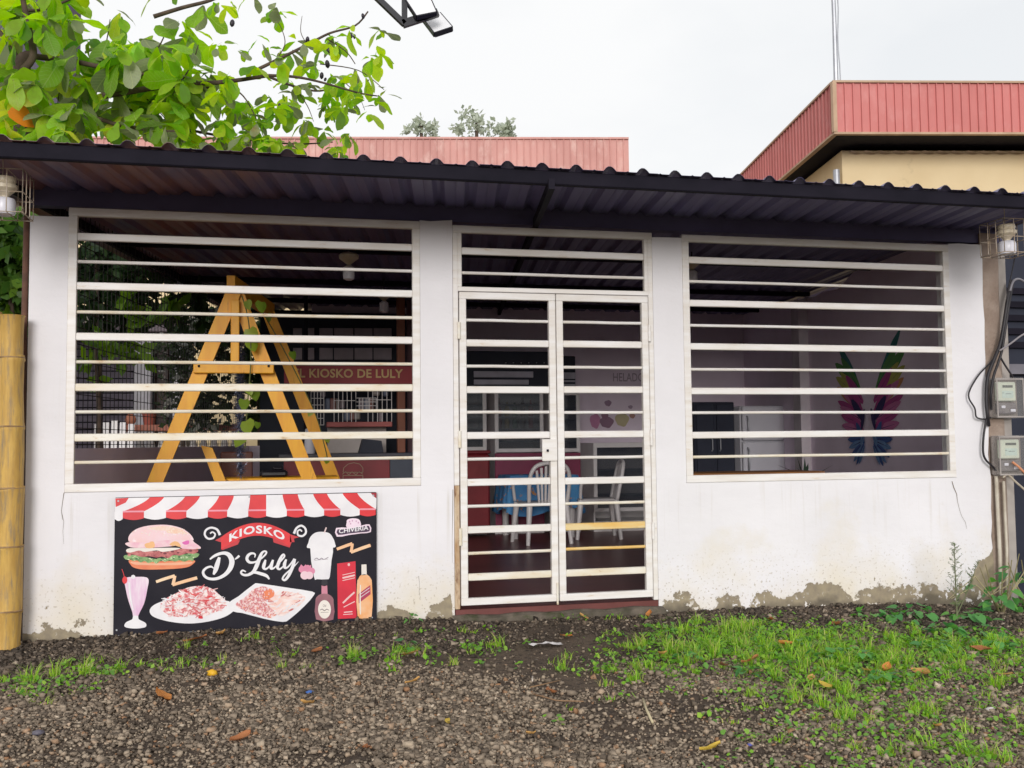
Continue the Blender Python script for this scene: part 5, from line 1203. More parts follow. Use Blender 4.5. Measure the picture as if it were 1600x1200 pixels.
mb.beam(c0+Vector((0,0,zb_))-(AX+BXv)*.015, c0+Vector((0,0,zt))-(AX+BXv)*.015, .06, .06, (1,0,0)); mb.build('trim', MAT['trim'], pp)
# wall set back under the parapet
w0 = c0+BXv*.35+AX*.7; mb = MB(); H = zb_-.05
mb.hexa([w0, w0+BXv*9, w0+BXv*9+AX*5, w0+AX*5, w0+Vector((0,0,H)), w0+BXv*9+Vector((0,0,H)), w0+BXv*9+AX*5+Vector((0,0,H)), w0+AX*5+Vector((0,0,H))]); mb.build('wall', MAT['cream'], HR)
mb = MB(); n = 40
for k in range(n):
    a = w0-AX*.12+BXv*(.1+k*.22)+Vector((0,0,H-.03)); mb.face([a, a+BXv*.11+Vector((0,0,-.03)), a+BXv*.22, a+BXv*.22+AX*.1+Vector((0,0,.0)), a+AX*.1])
mb.build('gutter_edge', M('pale_sheet_edge', (.45,.36,.32), None, 4, .6, .1, 30), HR)
mb = MB(); q = w0-AX*.03-BXv*.1; mb.tube([q+Vector((0,0,0)), q+Vector((0,0,H-.3))], .05, 10); mb.build('downpipe', MAT['galv'], HR, 40)
mb = MB(); a = c0+Vector((0,0,zt-.2))+AX*.05+BXv*.05; mb.tube([a, a+Vector((.0,0,1.2)), a+Vector((-.02,0,2.6))], [.035,.03,.025], 8); t = thing('antenna_mast', 'thin grey mast rising from the corner of the red parapet', 'mast', tuple(a)); mb.build('mast', MAT['galv'], t, 40)
mb = MB(); q = [a+Vector((.04+.012*math.sin(k*1.3), -.03, .1+k*.2)) for k in range(13)]; mb.tube(q, .008, 6); mb.build('wire', MAT['galv'], t, True)
# ---------------------------------------------------------------- building behind with the faded red parapet
C1 = P(982, 218, 13.0); z1 = C1.z; z0 = P(982, 275, 13.0).z
c1_ = Vector((C1.x, C1.y, 0)); HB = thing('rear_building', 'building behind the roof with a long faded red ribbed parapet', 'building', (C1.x-4, 15, 0))
mb = MB(); mb.hexa([c1_-BXv*12+AX*.05, c1_-BXv*.02+AX*.05, c1_-BXv*.02+AX*5, c1_-BXv*12+AX*5, c1_-BXv*12+AX*.05+Vector((0,0,z1-.04)), c1_-BXv*.02+AX*.05+Vector((0,0,z1-.04)), c1_-BXv*.02+AX*5+Vector((0,0,z1-.04)), c1_-BXv*12+AX*5+Vector((0,0,z1-.04))]); hw = mb.build('wall', MAT['cream'], HB)
ribbed(c1_-BXv*12, BXv, 86, 12/86, z0-.6, z1, MAT['pinksheet'], 'sheet_rib', hw, .03)
mb = MB(); mb.beam(c1_-BXv*12+Vector((0,0,z1+.02)), c1_+Vector((0,0,z1+.02)), .08, .04); mb.build('trim', MAT['pinksheet'], HB)
# ---------------------------------------------------------------- trees
_leafcache = {}
def tube_branch(t, pts, r0, r1, mat, name='branch'):
    q = [Vector(p) for p in smoothpts([tuple(p) for p in pts], 5)]; n = len(q); mb = MB(); mb.tube(q, [r0+(r1-r0)*i/(n-1) for i in range(n)], 8); mb.build(name, mat, t, True); return q
bark = M('brown_bark', (.11,.075,.055), (.06,.042,.032), 14, .9, .5, 50, rand=False)
def almond_tree():
    t = thing('almond_tree', 'broad leaved almond tree spreading over the roof at upper left', 'tree', (-1.95, 1.7, 0))
    lm = leafmat('almond_leaf', [(0.362,0.617,0.036),(0.145,0.357,0.029),(0.544,0.700,0.051),(0.109,0.276,0.043),(0.471,0.698,0.043),(0.653,0.700,0.087),(0.217,0.308,0.102),(0.271,0.520,0.029),(0.435,0.682,0.029)], .6, .38, veins=True)
    lo = leafmat('orange_leaf', [(.78,.22,.015),(.75,.25,.02)], .35); lb = leafmat('leaf_underside', [(0.286,0.325,0.195),(0.364,0.390,0.260),(0.221,0.260,0.130),(0.169,0.221,0.104)], .3, .6, veins=True)
    out = [(0,0),(.07,.04),(.10,.16),(.17,.34),(.25,.55),(.29,.72),(.26,.86),(.16,.96),(0,1.03)]
    out = out + [(-x, y) for x, y in out[-2:0:-1]]
    def lmesh(mat, fold, bend, curl):
        mb = MB(); L_ = 1.; pts = []
        rows = [(0,.03),(.16,.10),(.36,.18),(.56,.255),(.72,.29),(.87,.25),(.97,.13),(1.03,.0)]
        vs = []; fs = []
        for y, w in rows:
            zc = -bend*y*y
            for x in (-1, -.5, 0, .5, 1): vs.append((x*w, y, zc+abs(x)*w*fold*(1-.5*abs(x))+curl*math.sin(y*9+x*2)*w*.08))
        for r in range(len(rows)-1):
            for c in range(4): fs.append((r*5+c, r*5+c+1, r*5+5+c+1, r*5+5+c))
        mb.add(vs, fs); return mb.mesh('leaf', mat, True)
    lms = [lmesh(lm, f_, b_, c) for f_, b_, c in ((.35,.25,1.5),(.15,.5,1.2),(.6,.15,2.0),(.25,.75,1.5),(.8,.3,1.2),(.1,.1,2.2))]; lbs = [lmesh(lb, .3, .4, 1.2), lmesh(lb, .15, .2, .8)]; los = [lmesh(lo, .25, .3, .6)]
    Y0 = 1.5
    tr = tube_branch(t, [(-1.98,1.62,-.1),(-1.95,1.6,1.4),(-1.90,1.5,2.9),P(38,210,Y0),P(34,105,Y0-.05),P(50,88,Y0-.05)], .12, .045, bark, 'trunk')
    brs = [([(36,110),(52,86),(45,45),(38,10),(30,-30)], .03, .016), ([(52,88),(110,95),(150,103),(205,113),(260,122),(330,138)], .024, .010), ([(36,100),(15,75),(0,50),(-25,25)], .022, .012),
           ([(38,15),(60,16),(95,5),(140,-15)], .014, .008), ([(240,26),(285,12),(330,0),(370,-20)], .018, .012), ([(160,150),(215,141),(280,132),(350,128),(420,118)], .026, .014),
           ([(385,117),(430,95),(480,70),(515,52),(555,40),(575,18)], .015, .006), ([(420,120),(460,135),(500,142),(540,130),(560,125)], .012, .005), ([(85,190),(150,186),(185,195),(250,205),(298,204)], .02, .010), ([(300,204),(360,215),(420,222),(470,225),(520,222)], .012, .005),
           ([(420,118),(460,120),(500,128),(560,145),(590,150)], .013, .005), ([(190,108),(215,82)], .008, .006), ([(60,20),(75,50),(78,75)], .006, .005), ([(10,0),(30,50),(48,88)], .008, .006), ([(200,172),(240,170),(280,160)], .012, .006), ([(510,60),(540,80),(555,100)], .006,.004), ([(500,100),(560,110),(600,140)], .005,.003), ([(205,113),(235,90),(255,60),(262,30)], .008,.004), ([(280,132),(300,100),(310,70)], .007,.003), ([(215,141),(240,165),(262,190)], .007,.003), ([(350,128),(380,150),(400,185),(405,210)], .007,.003), ([(150,103),(165,70),(172,30)], .007,.003), ([(110,95),(95,130),(90,165)], .006,.003), ([(430,95),(445,70),(440,45),(428,25)], .005,.002), ([(480,70),(470,50),(472,25)], .004,.002), ([(460,135),(480,165),(490,190)], .005,.002), ([(330,138),(345,165),(340,195)], .005,.003), ([(540,130),(560,150),(570,172)], .004,.002)]
    anchors = []
    for pts, r0, r1 in brs:
        yy = Y0+random.uniform(-.35, .35); q = tube_branch(t, [P(x, y, yy) for x, y in pts], r0, r1, bark); anchors += [(p, i/len(q)) for i, p in enumerate(q)]
    fr = flat('dark_fruit', (.025,.018,.03), .4)
    fm = MB(); fm.lathe((0,0,0), [(.004,-.03),(.015,-.018),(.018,0),(.014,.018),(.004,.028)], 8); fme = fm.mesh('fruit', fr, True)
    for px, py in ((548,55),(553,57),(516,78),(513,100),(503,118),(510,124),(480,62),(436,165),(568,25),(363,36)):
        o = link('fruit', fme, t, P(px+random.uniform(-2,2), py, Y0-.1), (random.uniform(-.4,.4), random.uniform(-.4,.4), 0)); o.matrix_parent_inverse = Matrix.Translation(-t.location); s = random.uniform(.6, 1.1); o.scale = (s,s,s)
    # rosettes
    cl = []
    dens = [(0,130,0,215,52),(110,300,60,215,66),(280,420,105,232,44),(380,545,150,238,30),(440,600,40,180,20),(150,300,-20,60,5),(0,120,-30,60,10),(300,420,0,60,2)]
    for x0, x1, y0, y1, n in dens:
        for _ in range(n): cl.append((random.uniform(x0, x1), random.uniform(y0, y1)))
    cl += [(548,45),(588,75),(597,88),(590,165),(570,150),(555,165),(600,145),(500,75),(520,70),(465,65),(475,72),(425,18),(432,22),(415,70),(408,62),(335,72),(340,68),(317,15),(340,8),(358,8),(395,0),(430,8),(545,208),(520,215),(480,205),(537,160),(575,175),(440,80),(375,75),(300,52),(575,128),(560,112),(592,150)]
    def outside(x, y): return (x > 430 and y < 25) or (x > 545 and y > 185) or (x > 470 and 178 < y < 192) or (330 < x < 400 and 22 < y < 60) or (x > 380 and y < 40 and random.random() < .7) or (300 < x < 470 and 40 < y < 62 and random.random() < .7)
    leaves = []
    for i, (x, y) in enumerate(cl):
        if outside(x, y) and i < 229: continue
        yy = Y0+random.uniform(-.55, .55); c = P(x, y, yy); big = x < 330
        n = random.randint(4, 6) if i < 229 else random.randint(2, 4)
        a0 = random.uniform(0, 6.28)
        for k in range(n):
            an = a0+2.4*k; s = (random.uniform(.13, .27) if big else random.uniform(.07, .17))
            tilt = random.uniform(-.2, 1.15)         # how far the leaf droops
            leaves.append((c+Vector((random.uniform(-.03,.03), random.uniform(-.03,.03), random.uniform(-.03,.03))), an, tilt, random.uniform(-.7, .7), s, k))
    leaves = [l for l in leaves if not (l[0].z-l[4]*.9 < roof_z(l[0].y)+.02)]
    order = sorted(range(len(leaves)), key=lambda i: -leaves[i][4]); solo = set(order[:300])
    rest = MB(); 
    for i, (p, an, tilt, roll, s, k) in enumerate(leaves):
        mt_ = Matrix.Rotation(an, 4, 'Z') @ Matrix.Rotation(-tilt, 4, 'X') @ Matrix.Rotation(roll, 4, 'Y')
        me = random.choice(lms) if random.random() > .22 else random.choice(lbs)
        if i in solo:
            o = link('leaf', me, t); o.matrix_parent_inverse = Matrix.Translation(-t.location); o.location = p; o.rotation_euler = mt_.to_euler(); w = random.uniform(.78, 1.3); o.scale = (s*w, s, s)
        else:
            q = Matrix.Translation(p) @ mt_ @ Matrix.Scale(s, 4); rest.add([q @ v.co for v in me.vertices], [tuple(f.vertices) for f in me.polygons], 1 if me in lbs else 0)
    o = link('leaf', los[0], t, P(22,150,Y0-.5), None); o.matrix_parent_inverse = Matrix.Translation(-t.location); o.location = P(50,150,Y0-.45); o.rotation_euler = (-1.35, .2, math.pi*.0+.25); o.scale = (.42,.22,.22); o['label'] = 'orange dying leaf near the trunk'
    o2 = link('leaf', lms[1], t); o2.matrix_parent_inverse = Matrix.Translation(-t.location); o2.location = P(48,112,Y0-.5); o2.rotation_euler = (-1.4,.1,.3); o2.scale = (.24,.26,.26)
    lm2 = leafmat('almond_leaf_far', [(0.362,0.617,0.036),(0.164,0.390,0.029),(0.544,0.700,0.051),(0.109,0.260,0.043),(0.490,0.700,0.043)], .6, .42, island=True)
    if rest.v: stuff(rest.build('crown', [lm2, lb], t, True))
almond_tree()
def leafy(label, cat, loc, blobs, n, size, cols, name, group=None, trunk=None, trans=.35, seed=1):
    """shrub or far tree: stems plus a crown of many small leaf faces in clumps"""
    rs = np.random.default_rng(seed); t = thing(name, label, cat, loc, group); mt = leafmat(name+'_leaf', cols, trans, .5, island=True)
    V = []; Fc = []; tot = sum(b[1]*b[1]*b[1] for b in blobs)**(1)
    for c, r in blobs:
        k = max(20, int(n*(r**2)/sum(b[1]**2 for b in blobs)))
        sub = rs.normal(size=(max(3, k//14), 3)); sub /= np.linalg.norm(sub, axis=1)[:, None]; sub *= (rs.random(len(sub))**.45)[:, None]*r
        for i in range(k):
            p = np.array(c)+sub[i % len(sub)]*np.array([1,1,.9])+rs.normal(size=3)*r*.16
            d = rs.normal(size=3); d[2] -= .3; d /= np.linalg.norm(d); u = np.cross(d, rs.normal(size=3)); u /= np.linalg.norm(u)+1e-9
            s = size*rs.uniform(.6, 1.3); b = len(V); V += [p, p+d*s*.5+u*s*.28, p+d*s, p+d*s*.5-u*s*.28]; Fc.append((b, b+1, b+2, b+3))
    mb = MB(); mb.add(V, Fc); stuff(mb.build('crown', mt, t))
    if trunk:
        for pts, r0, r1 in trunk: tube_branch(t, pts, r0, r1, bark, 'trunk')
    return t
ft = [(.40,.44,.34),(.50,.54,.46),(.32,.37,.28)]  # washed-out haze is mixed into these leaf colours
for (pxs, lab, sd) in (([(658,192,.5),(648,203,.4),(672,205,.5)], 'small pale tree top peeking over red parapet, left one', 5), ([(744,180,.35),(735,195,.7),(715,205,.5),(755,203,.7),(770,190,.3)], 'largest pale tree top peeking over the faded red parapet', 6), ([(795,200,.5),(788,207,.5)], 'small pale tree top peeking over red parapet, right one', 7)):
    YF = 26.; bl = [(tuple(P(x, y, YF)), r*.75) for x, y, r in pxs]; c = bl[0][0]
    leafy(lab, 'tree', (c[0], YF, 0), bl, 260, .20, ft, 'distant_tree', 'tree tops behind the red parapet', [([(c[0], YF, 0), (c[0]+.1, YF, 5), (c[0], YF, c[2])], .2, .05)], .3, sd)
# ---------------------------------------------------------------- left neighbour seen through the netting
mb = MB(); a = P(6, 200, 4.0); b_ = P(92, 200, 4.0); mb.bbox(a.x-1.2, b_.x, 4.0, 5.0, 0, a.z+2.2, .02)
NT = thing('tall_neighbour', 'tall dark purplish grey building behind the almond tree', 'building', (a.x, 4.5, 0)); mb.build('wall', M('dark_mauve_render', (.10,.085,.13), (.085,.07,.11), 2, .8, .1, 20), NT)
NY = 6.6
NH = thing('timber_house', 'neighbouring house with grey boards and white columns beyond the netting', 'house', (P(200,600,NY).x, NY, 0))
a = P(60, 522, NY); b_ = P(242, 700, NY); nb = 14; zt_, z0_ = a.z, -.1; hb = (zt_-z0_)/30
body = MB(); body.box(a.x-1, P(275,600,NY).x, NY+.06, NY+2.5, z0_, zt_+.35); bo = body.build('wall', MAT['navy'], NH)
grey = M('grey_board', (.34,.30,.36), (.26,.225,.28), 5, .75, .2, 40, stretch=(1,6,6))
for k in range(30):
    mb = MB(); mb.box(a.x-.9, P(213,600,NY).x, NY+.02, NY+.055, z0_+k*hb+.012, z0_+(k+1)*hb-.004); mb.build('board', grey, bo)
mb = MB(); u, v = P(60, 505, NY-.3), P(345, 520, NY-.3); mb.bbox(u.x-.5, v.x, NY-.35, NY-.05, v.z, u.z, .01); mb.build('beam', M('mauve_beam', (.30,.24,.27), None, 3, .7, .1, 30), NH)
mb = MB(); mb.box(u.x-.8, v.x+.2, NY-.36, NY+2.4, u.z+.005, u.z+.1); mb.build('roof', M('pale_roof', (.68,.60,.50), None, 3, .7, .1, 30), NH)
for px0, px1 in ((212,236),(272,284)):
    u, v = P(px0, 525, NY-.2), P(px1, 660, NY-.2); mb = MB(); mb.bbox(u.x, v.x, NY-.28, NY-.1, 0, u.z, .01); mb.build('column', M('white_column_paint', (.74,.71,.76), None, 3, .7, .05, 30), NH)
u, v = P(242, 522, NY), P(262, 665, NY); mb = MB(); mb.bbox(u.x, v.x, NY+.0, NY+.055, .1, u.z, .006); dr_ = mb.build('door', M('dark_brown_door', (.05,.022,.02), None, 3, .5, .1, 30), NH)
# balustrade
BY = 5.6; BA = thing('balustrade', 'low white balustrade with a terracotta rail beyond the netting', 'balustrade', (P(280,690,BY).x, BY, 0))
u, v = P(196, 664, BY), P(372, 673, BY); mb = MB(); mb.bbox(u.x, v.x, BY-.06, BY+.06, v.z, u.z, .01); mb.build('rail', M('terracotta_rail', (.50,.19,.13), None, 6, .7, .1, 30), BA)
bl_ = MB(); bl_.lathe((0,0,0), [(.04,0),(.045,.05),(.025,.08),(.045,.2),(.05,.3),(.025,.42),(.04,.46),(.04,.5)], 10); bme = bl_.mesh('baluster', M('white_baluster_paint', (.72,.68,.66), None, 6, .6, .05, 30), 50)
k = 0; x = u.x+.05
while x < v.x:
    o = link('baluster', bme, BA, (x, BY, v.z-.502)); x += .115; o.matrix_parent_inverse = Matrix.Translation(-BA.location)
mb = MB(); mb.bbox(u.x, v.x, BY-.08, BY+.08, 0, v.z-.503, .01); mb.build('plinth', MAT['cream'], BA)
for px, py, r, kind, lab in ((204,655,.048,'ball','round terracotta pot on the balustrade rail, left one'), (233,655,.055,'pot','square red pot on the balustrade rail, right one')):
    c = P(px, 664, BY); mb = MB()
    if kind == 'ball': mb.lathe((c.x, BY, c.z+.001), [(.03,0),(.055,.03),(.062,.06),(.05,.10),(.03,.115),(.034,.125)], 14)
    else: mb.lathe((c.x, BY, c.z+.001), [(.06,0),(.075,.12),(.085,.125),(.085,.16),(.07,.16),(.066,.13)], 14)
    tag(mb.build('plant_pot', M('terracotta_'+kind, (.52,.20,.12) if kind == 'ball' else (.38,.09,.06), None, 6, .7, .1, 30), None, 40), lab, 'pot', 'pots on the balustrade')
# white slatted garden chair
CY_ = 4.9; c = P(176, 690, CY_); t = thing('garden_chair', 'white slatted garden chair beyond the netting at left', 'chair', (c.x, CY_, 0))
for k in range(5):
    o_ = (k-2)*.075; hh = .30-.05*abs(k-2); mb = MB(); mb.hexa([(c.x+o_-.033, CY_, .4),(c.x+o_+.033, CY_, .4),(c.x+o_+.033, CY_+.025, .4),(c.x+o_-.033, CY_+.025, .4),(c.x+o_*1.15-.03, CY_+.1, c.z+.12+hh*.35),(c.x+o_*1.15+.03, CY_+.1, c.z+.12+hh*.35),(c.x+o_*1.15+.03, CY_+.125, c.z+.12+hh*.35),(c.x+o_*1.15-.03, CY_+.125, c.z+.12+hh*.35)]); mb.build('back_slat', MAT['white_plastic'], t)
mb = MB(); mb.bbox(c.x-.26, c.x+.26, CY_-.5, CY_-.01, .36, .4, .01); mb.build('seat', MAT['white_plastic'], t)
for sx in (-1, 1):
    mb = MB(); mb.bbox(c.x+sx*.3-.05, c.x+sx*.3+.05, CY_-.55, CY_+.15, .60, .63, .01); mb.build('armrest', MAT['white_plastic'], t)
    for yy in (CY_-.5, CY_+.02):
        mb = MB(); mb.bbox(c.x+sx*.27-.025, c.x+sx*.27+.025, yy-.03, yy+.03, 0, .598, .005); mb.build('leg', MAT['white_plastic'], t)
# shrubs on the left
g1 = [(.05,.13,.02),(.09,.20,.025),(.03,.08,.02),(.15,.28,.03)]; g2 = [(.03,.07,.025),(.02,.05,.02),(.05,.10,.03)]
def shrub(label, pxs, Y, n, size, cols, seed, name='shrub'):
    bl = [(tuple(P(x, y, Y+dy)), r) for x, y, r, dy in pxs]; c = bl[0][0]
    leafy(label, 'shrub', (c[0], Y, 0), bl, n, size, cols, name, 'shrubs beyond the netting', [([(c[0], Y, 0), (c[0]+.05, Y, c[2]*.5), c], .04, .015)], .35, seed)
shrub('dense dark green shrub behind the left corner and bamboo', [(15,400,.30,0),(20,460,.28,.1),(10,370,.25,-.1),(30,430,.2,0)], 1.2, 1500, .12, g1, 11)
shrub('leafy shrub hanging over the netting at upper left', [(150,390,.35,0),(175,430,.35,.3),(140,470,.3,0),(230,420,.4,.5),(200,475,.3,.3),(270,470,.3,.5)], 3.0, 1500, .15, g2, 12)
shrub('bright green low branch behind left window frame', [(150,545,.22,0),(190,550,.2,.1),(135,575,.14,0),(215,490,.2,.1),(260,485,.16,.1)], 2.6, 170, .15, [(.14,.28,.02),(.22,.38,.03),(.08,.18,.02)], 13)
shrub('dark bush with pale flowers beside the white column', [(280,560,.3,0),(300,600,.32,0),(295,640,.3,.1),(330,560,.3,.2),(330,620,.35,.2),(315,520,.3,.2)], 5.0, 2200, .09, [(.03,.06,.03),(.02,.04,.02),(.06,.10,.04),(.04,.07,.03),(.6,.58,.55)], 14)
shrub('tall dark shrub behind the swing frame', [(400,560,.4,0),(430,600,.4,.2),(420,640,.4,.2),(400,520,.4,.3),(450,560,.3,.4),(350,500,.4,.3)], 6.2, 1500, .14, g2, 15)
# ---------------------------------------------------------------- gravel
def G(px, py):
    """ground position seen at a photo position"""
    d = ray(px, py); t = (.07+.052*CAM[1]-CAM[2])/(d[2]-.052*d[1]); p = CAM+t*d; return float(p[0]), float(p[1])
PH = (1+5**.5)/2
ICO_V = np.array([(-1,PH,0),(1,PH,0),(-1,-PH,0),(1,-PH,0),(0,-1,PH),(0,1,PH),(0,-1,-PH),(0,1,-PH),(PH,0,-1),(PH,0,1),(-PH,0,-1),(-PH,0,1)])/math.sqrt(1+PH*PH)
ICO_F = np.array([(0,11,5),(0,5,1),(0,1,7),(0,7,10),(0,10,11),(1,5,9),(5,11,4),(11,10,2),(10,7,6),(7,1,8),(3,9,4),(3,4,2),(3,2,6),(3,6,8),(3,8,9),(4,9,5),(2,4,11),(6,2,10),(8,6,7),(9,8,1)])
def big_mesh(name, V, F, mats, mi=None, smooth=False):
    me = bpy.data.meshes.new(name); n, k = F.shape
    me.vertices.add(len(V)); me.vertices.foreach_set('co', np.ascontiguousarray(V, dtype=np.float32).ravel())
    me.loops.add(n*k); me.loops.foreach_set('vertex_index', np.ascontiguousarray(F, dtype=np.int32).ravel())
    me.polygons.add(n); me.polygons.foreach_set('loop_start', np.arange(0, n*k, k, dtype=np.int32))
    me.polygons.foreach_set('loop_total', np.full(n, k, dtype=np.int32))
    for m_ in mats: me.materials.append(m_)
    if mi is not None: me.polygons.foreach_set('material_index', mi.astype(np.int32))
    if smooth: me.polygons.foreach_set('use_smooth', np.ones(n, dtype=bool))
    me.update(calc_edges=True); return link(name, me)
# grass patches: photo position, reach in metres along X and Y, weight
patches = [(1090,985,.30,.18,1),(1120,1015,.35,.25,1.2),(1200,990,.45,.22,1.1),(1180,1030,.4,.28,1.2),(1260,1020,.4,.3,1.1),(1320,1045,.35,.25,.9),(1040,1030,.3,.3,.8),(1010,1010,.18,.12,.5),(1420,1000,.35,.2,1),(1500,1010,.3,.2,.9),(1570,1005,.3,.25,1),(1400,1030,.3,.2,.8),(1340,1100,.35,.25,.45),(1380,1160,.3,.2,.4),(1470,1160,.3,.2,.4),(1540,1040,.3,.2,.5),(1290,1090,.3,.2,.5),(1230,1080,.35,.2,.5),(1560,1130,.25,.2,.2),(1460,1060,.3,.2,.35),(1590,1060,.25,.15,.3),
           (650,1030,.12,.07,0.90),(560,1050,.16,.08,0.72),(740,1020,.2,.10,0.84),(720,995,.16,.08,0.48),(790,1022,.12,.06,0.54),(585,1045,.14,.07,0.66),(640,1060,.14,.08,0.36),(290,1020,.06,.06,0.78),(265,1053,.12,.06,0.96),(205,1060,.14,.07,0.84),(140,1065,.2,.09,0.90),(40,1075,.26,.10,0.96),(20,1100,.2,.10,0.66),(90,1100,.18,.09,0.48),(420,1010,.14,.06,0.36),(385,1010,.05,.04,0.48),(510,1055,.14,.07,0.48),(960,970,.12,.03,0.72),(870,1045,.15,.08,0.12),(990,1060,.25,.14,0.48),(950,1100,.2,.15,0.16),(560,1010,.1,.06,0.42),(450,1040,.16,.07,0.24),(160,1045,.08,.05,0.36),(90,1045,.14,.06,0.48),(340,1050,.14,.06,0.30),(700,1050,.14,.08,0.36),(1450,1120,.45,.3,0.24),(1550,1170,.3,.2,0.24),(1250,1140,.3,.2,0.20),(1420,1190,.4,.2,0.28)]
PT = [(*G(px, py), rx, ry, w) for px, py, rx, ry, w in patches]
def grassy(x, y):
    return sum(w*np.exp(-((x-cx)/rx)**2-((y-cy)/ry)**2) for cx, cy, rx, ry, w in PT)
dirt = [(*G(px, py), rx, ry) for px, py, rx, ry in ((860,985,.6,.2),(850,1035,.5,.26),(900,1010,.55,.25),(780,1050,.4,.2),(930,1070,.4,.2),(700,1040,.3,.12),(330,1080,.5,.12),(1050,1100,.4,.15))]
def dirty(x, y): return sum(np.exp(-((x-cx)/rx)**2-((y-cy)/ry)**2) for cx, cy, rx, ry in dirt)
gz_v = np.vectorize(ground_z)
def make_gravel():
    N = 420000
    y = -3.35*rng.random(N)**.92-.0; x = -2.6+rng.random(N)*9.4
    keep = ~((np.abs(x-1.77) < .72) & (y > -.10))
    q = np.stack([x, y+6.374, -1.2*np.ones(N)], 1); px = 800+F_PX*((q@_r2)/(q@_fw)); keep &= (px > -250) & (px < 1880)
    keep &= rng.random(N) > np.clip(dirty(x, y)*.9, 0, .93)
    keep &= rng.random(N) > np.clip(grassy(x, y)*.45, 0, .6)
    pk = np.array([mnoise.noise((a_*1.1, b_*1.9, 7.7))+.5*mnoise.noise((a_*3.3, b_*4.1, 2.2)) for a_, b_ in zip(x, y)]); keep &= rng.random(N) < np.clip(.85-1.1*pk, .18, 1)
    keep &= rng.random(N) < np.clip(.9+.4*np.sin(x*1.7+.6)*np.cos(y*2.1)+.2, .5, 1)
    x, y = x[keep], y[keep]; n = len(x)
    s = np.clip(np.exp(rng.normal(math.log(.0056), .40, n)), .0028, .019)
    CUB = np.array([(-1,-1,-1),(1,-1,-1),(1,1,-1),(-1,1,-1),(-1,-1,1),(1,-1,1),(1,1,1),(-1,1,1)])*.72
    CF = np.array([(0,3,2),(0,2,1),(4,5,6),(4,6,7),(0,1,5),(0,5,4),(1,2,6),(1,6,5),(2,3,7),(2,7,6),(3,0,4),(3,4,7)])
    V0 = np.stack([CUB+rng.normal(0, .26, (8, 3)) for _ in range(60)])
    var = rng.integers(0, 60, n); sc = np.stack([s*rng.uniform(.8, 1.5, n), s*rng.uniform(.7, 1.1, n), s*rng.uniform(.5, 1.0, n)], 1)
    a = rng.uniform(0, 6.283, n); b = rng.normal(0, .6, n)
    v = V0[var]*sc[:, None, :]
    cb, sb = np.cos(b)[:, None], np.sin(b)[:, None]; vy, vz = v[:,:,1]*cb-v[:,:,2]*sb, v[:,:,1]*sb+v[:,:,2]*cb
    ca, sa = np.cos(a)[:, None], np.sin(a)[:, None]; vx2, vy2 = v[:,:,0]*ca-vy*sa, v[:,:,0]*sa+vy*ca
    gz = gz_v(x, y)+sc[:, 2]*rng.uniform(.2, 1.2, n)
    V = np.stack([vx2+x[:, None], vy2+y[:, None], vz+gz[:, None]], 2).reshape(-1, 3)
    F = (CF[None]+8*np.arange(n)[:, None, None]).reshape(-1, 3)
    mt, t, bs, L = newmat('crushed_stone')
    rnd = nd(t, 'ShaderNodeNewGeometry').outputs['Random Per Island']; v_ = coords(t, L, False)
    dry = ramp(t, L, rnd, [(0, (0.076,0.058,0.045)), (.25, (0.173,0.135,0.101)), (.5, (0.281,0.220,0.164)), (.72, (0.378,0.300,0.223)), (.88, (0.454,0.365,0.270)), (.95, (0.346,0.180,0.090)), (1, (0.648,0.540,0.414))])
    dark_tones = ramp(t, L, rnd, [(0, (0.022,0.016,0.013)), (.4, (0.084,0.066,0.052)), (.7, (0.157,0.122,0.094)), (.9, (0.184,0.135,0.095)), (1, (0.454,0.370,0.288))])
    # darker stone tones along the wall, lighter ones farther out
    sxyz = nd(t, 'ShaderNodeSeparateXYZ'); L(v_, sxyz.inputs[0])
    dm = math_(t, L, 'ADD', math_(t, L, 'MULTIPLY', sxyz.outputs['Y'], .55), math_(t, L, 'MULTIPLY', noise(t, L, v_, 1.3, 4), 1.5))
    col = mix(t, L, ramp(t, L, dm, [(-.15, 0.), (.0, .0), (.42, 1.)]), dry, dark_tones)
    col = mix(t, L, ramp(t, L, noise(t, L, v_, 55, 5), [(.35, 0.), (.65, .6)]), col, mix(t, L, .5, col, (.09,.07,.05)))
    L(col, bs.inputs['Base Color']); bs.inputs['Roughness'].default_value = .85; bs.inputs['Specular IOR Level'].default_value = .25
    bump(t, L, bs, noise(t, L, v_, 200, 3), .4, .003)
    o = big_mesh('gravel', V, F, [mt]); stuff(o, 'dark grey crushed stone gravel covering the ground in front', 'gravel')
make_gravel()
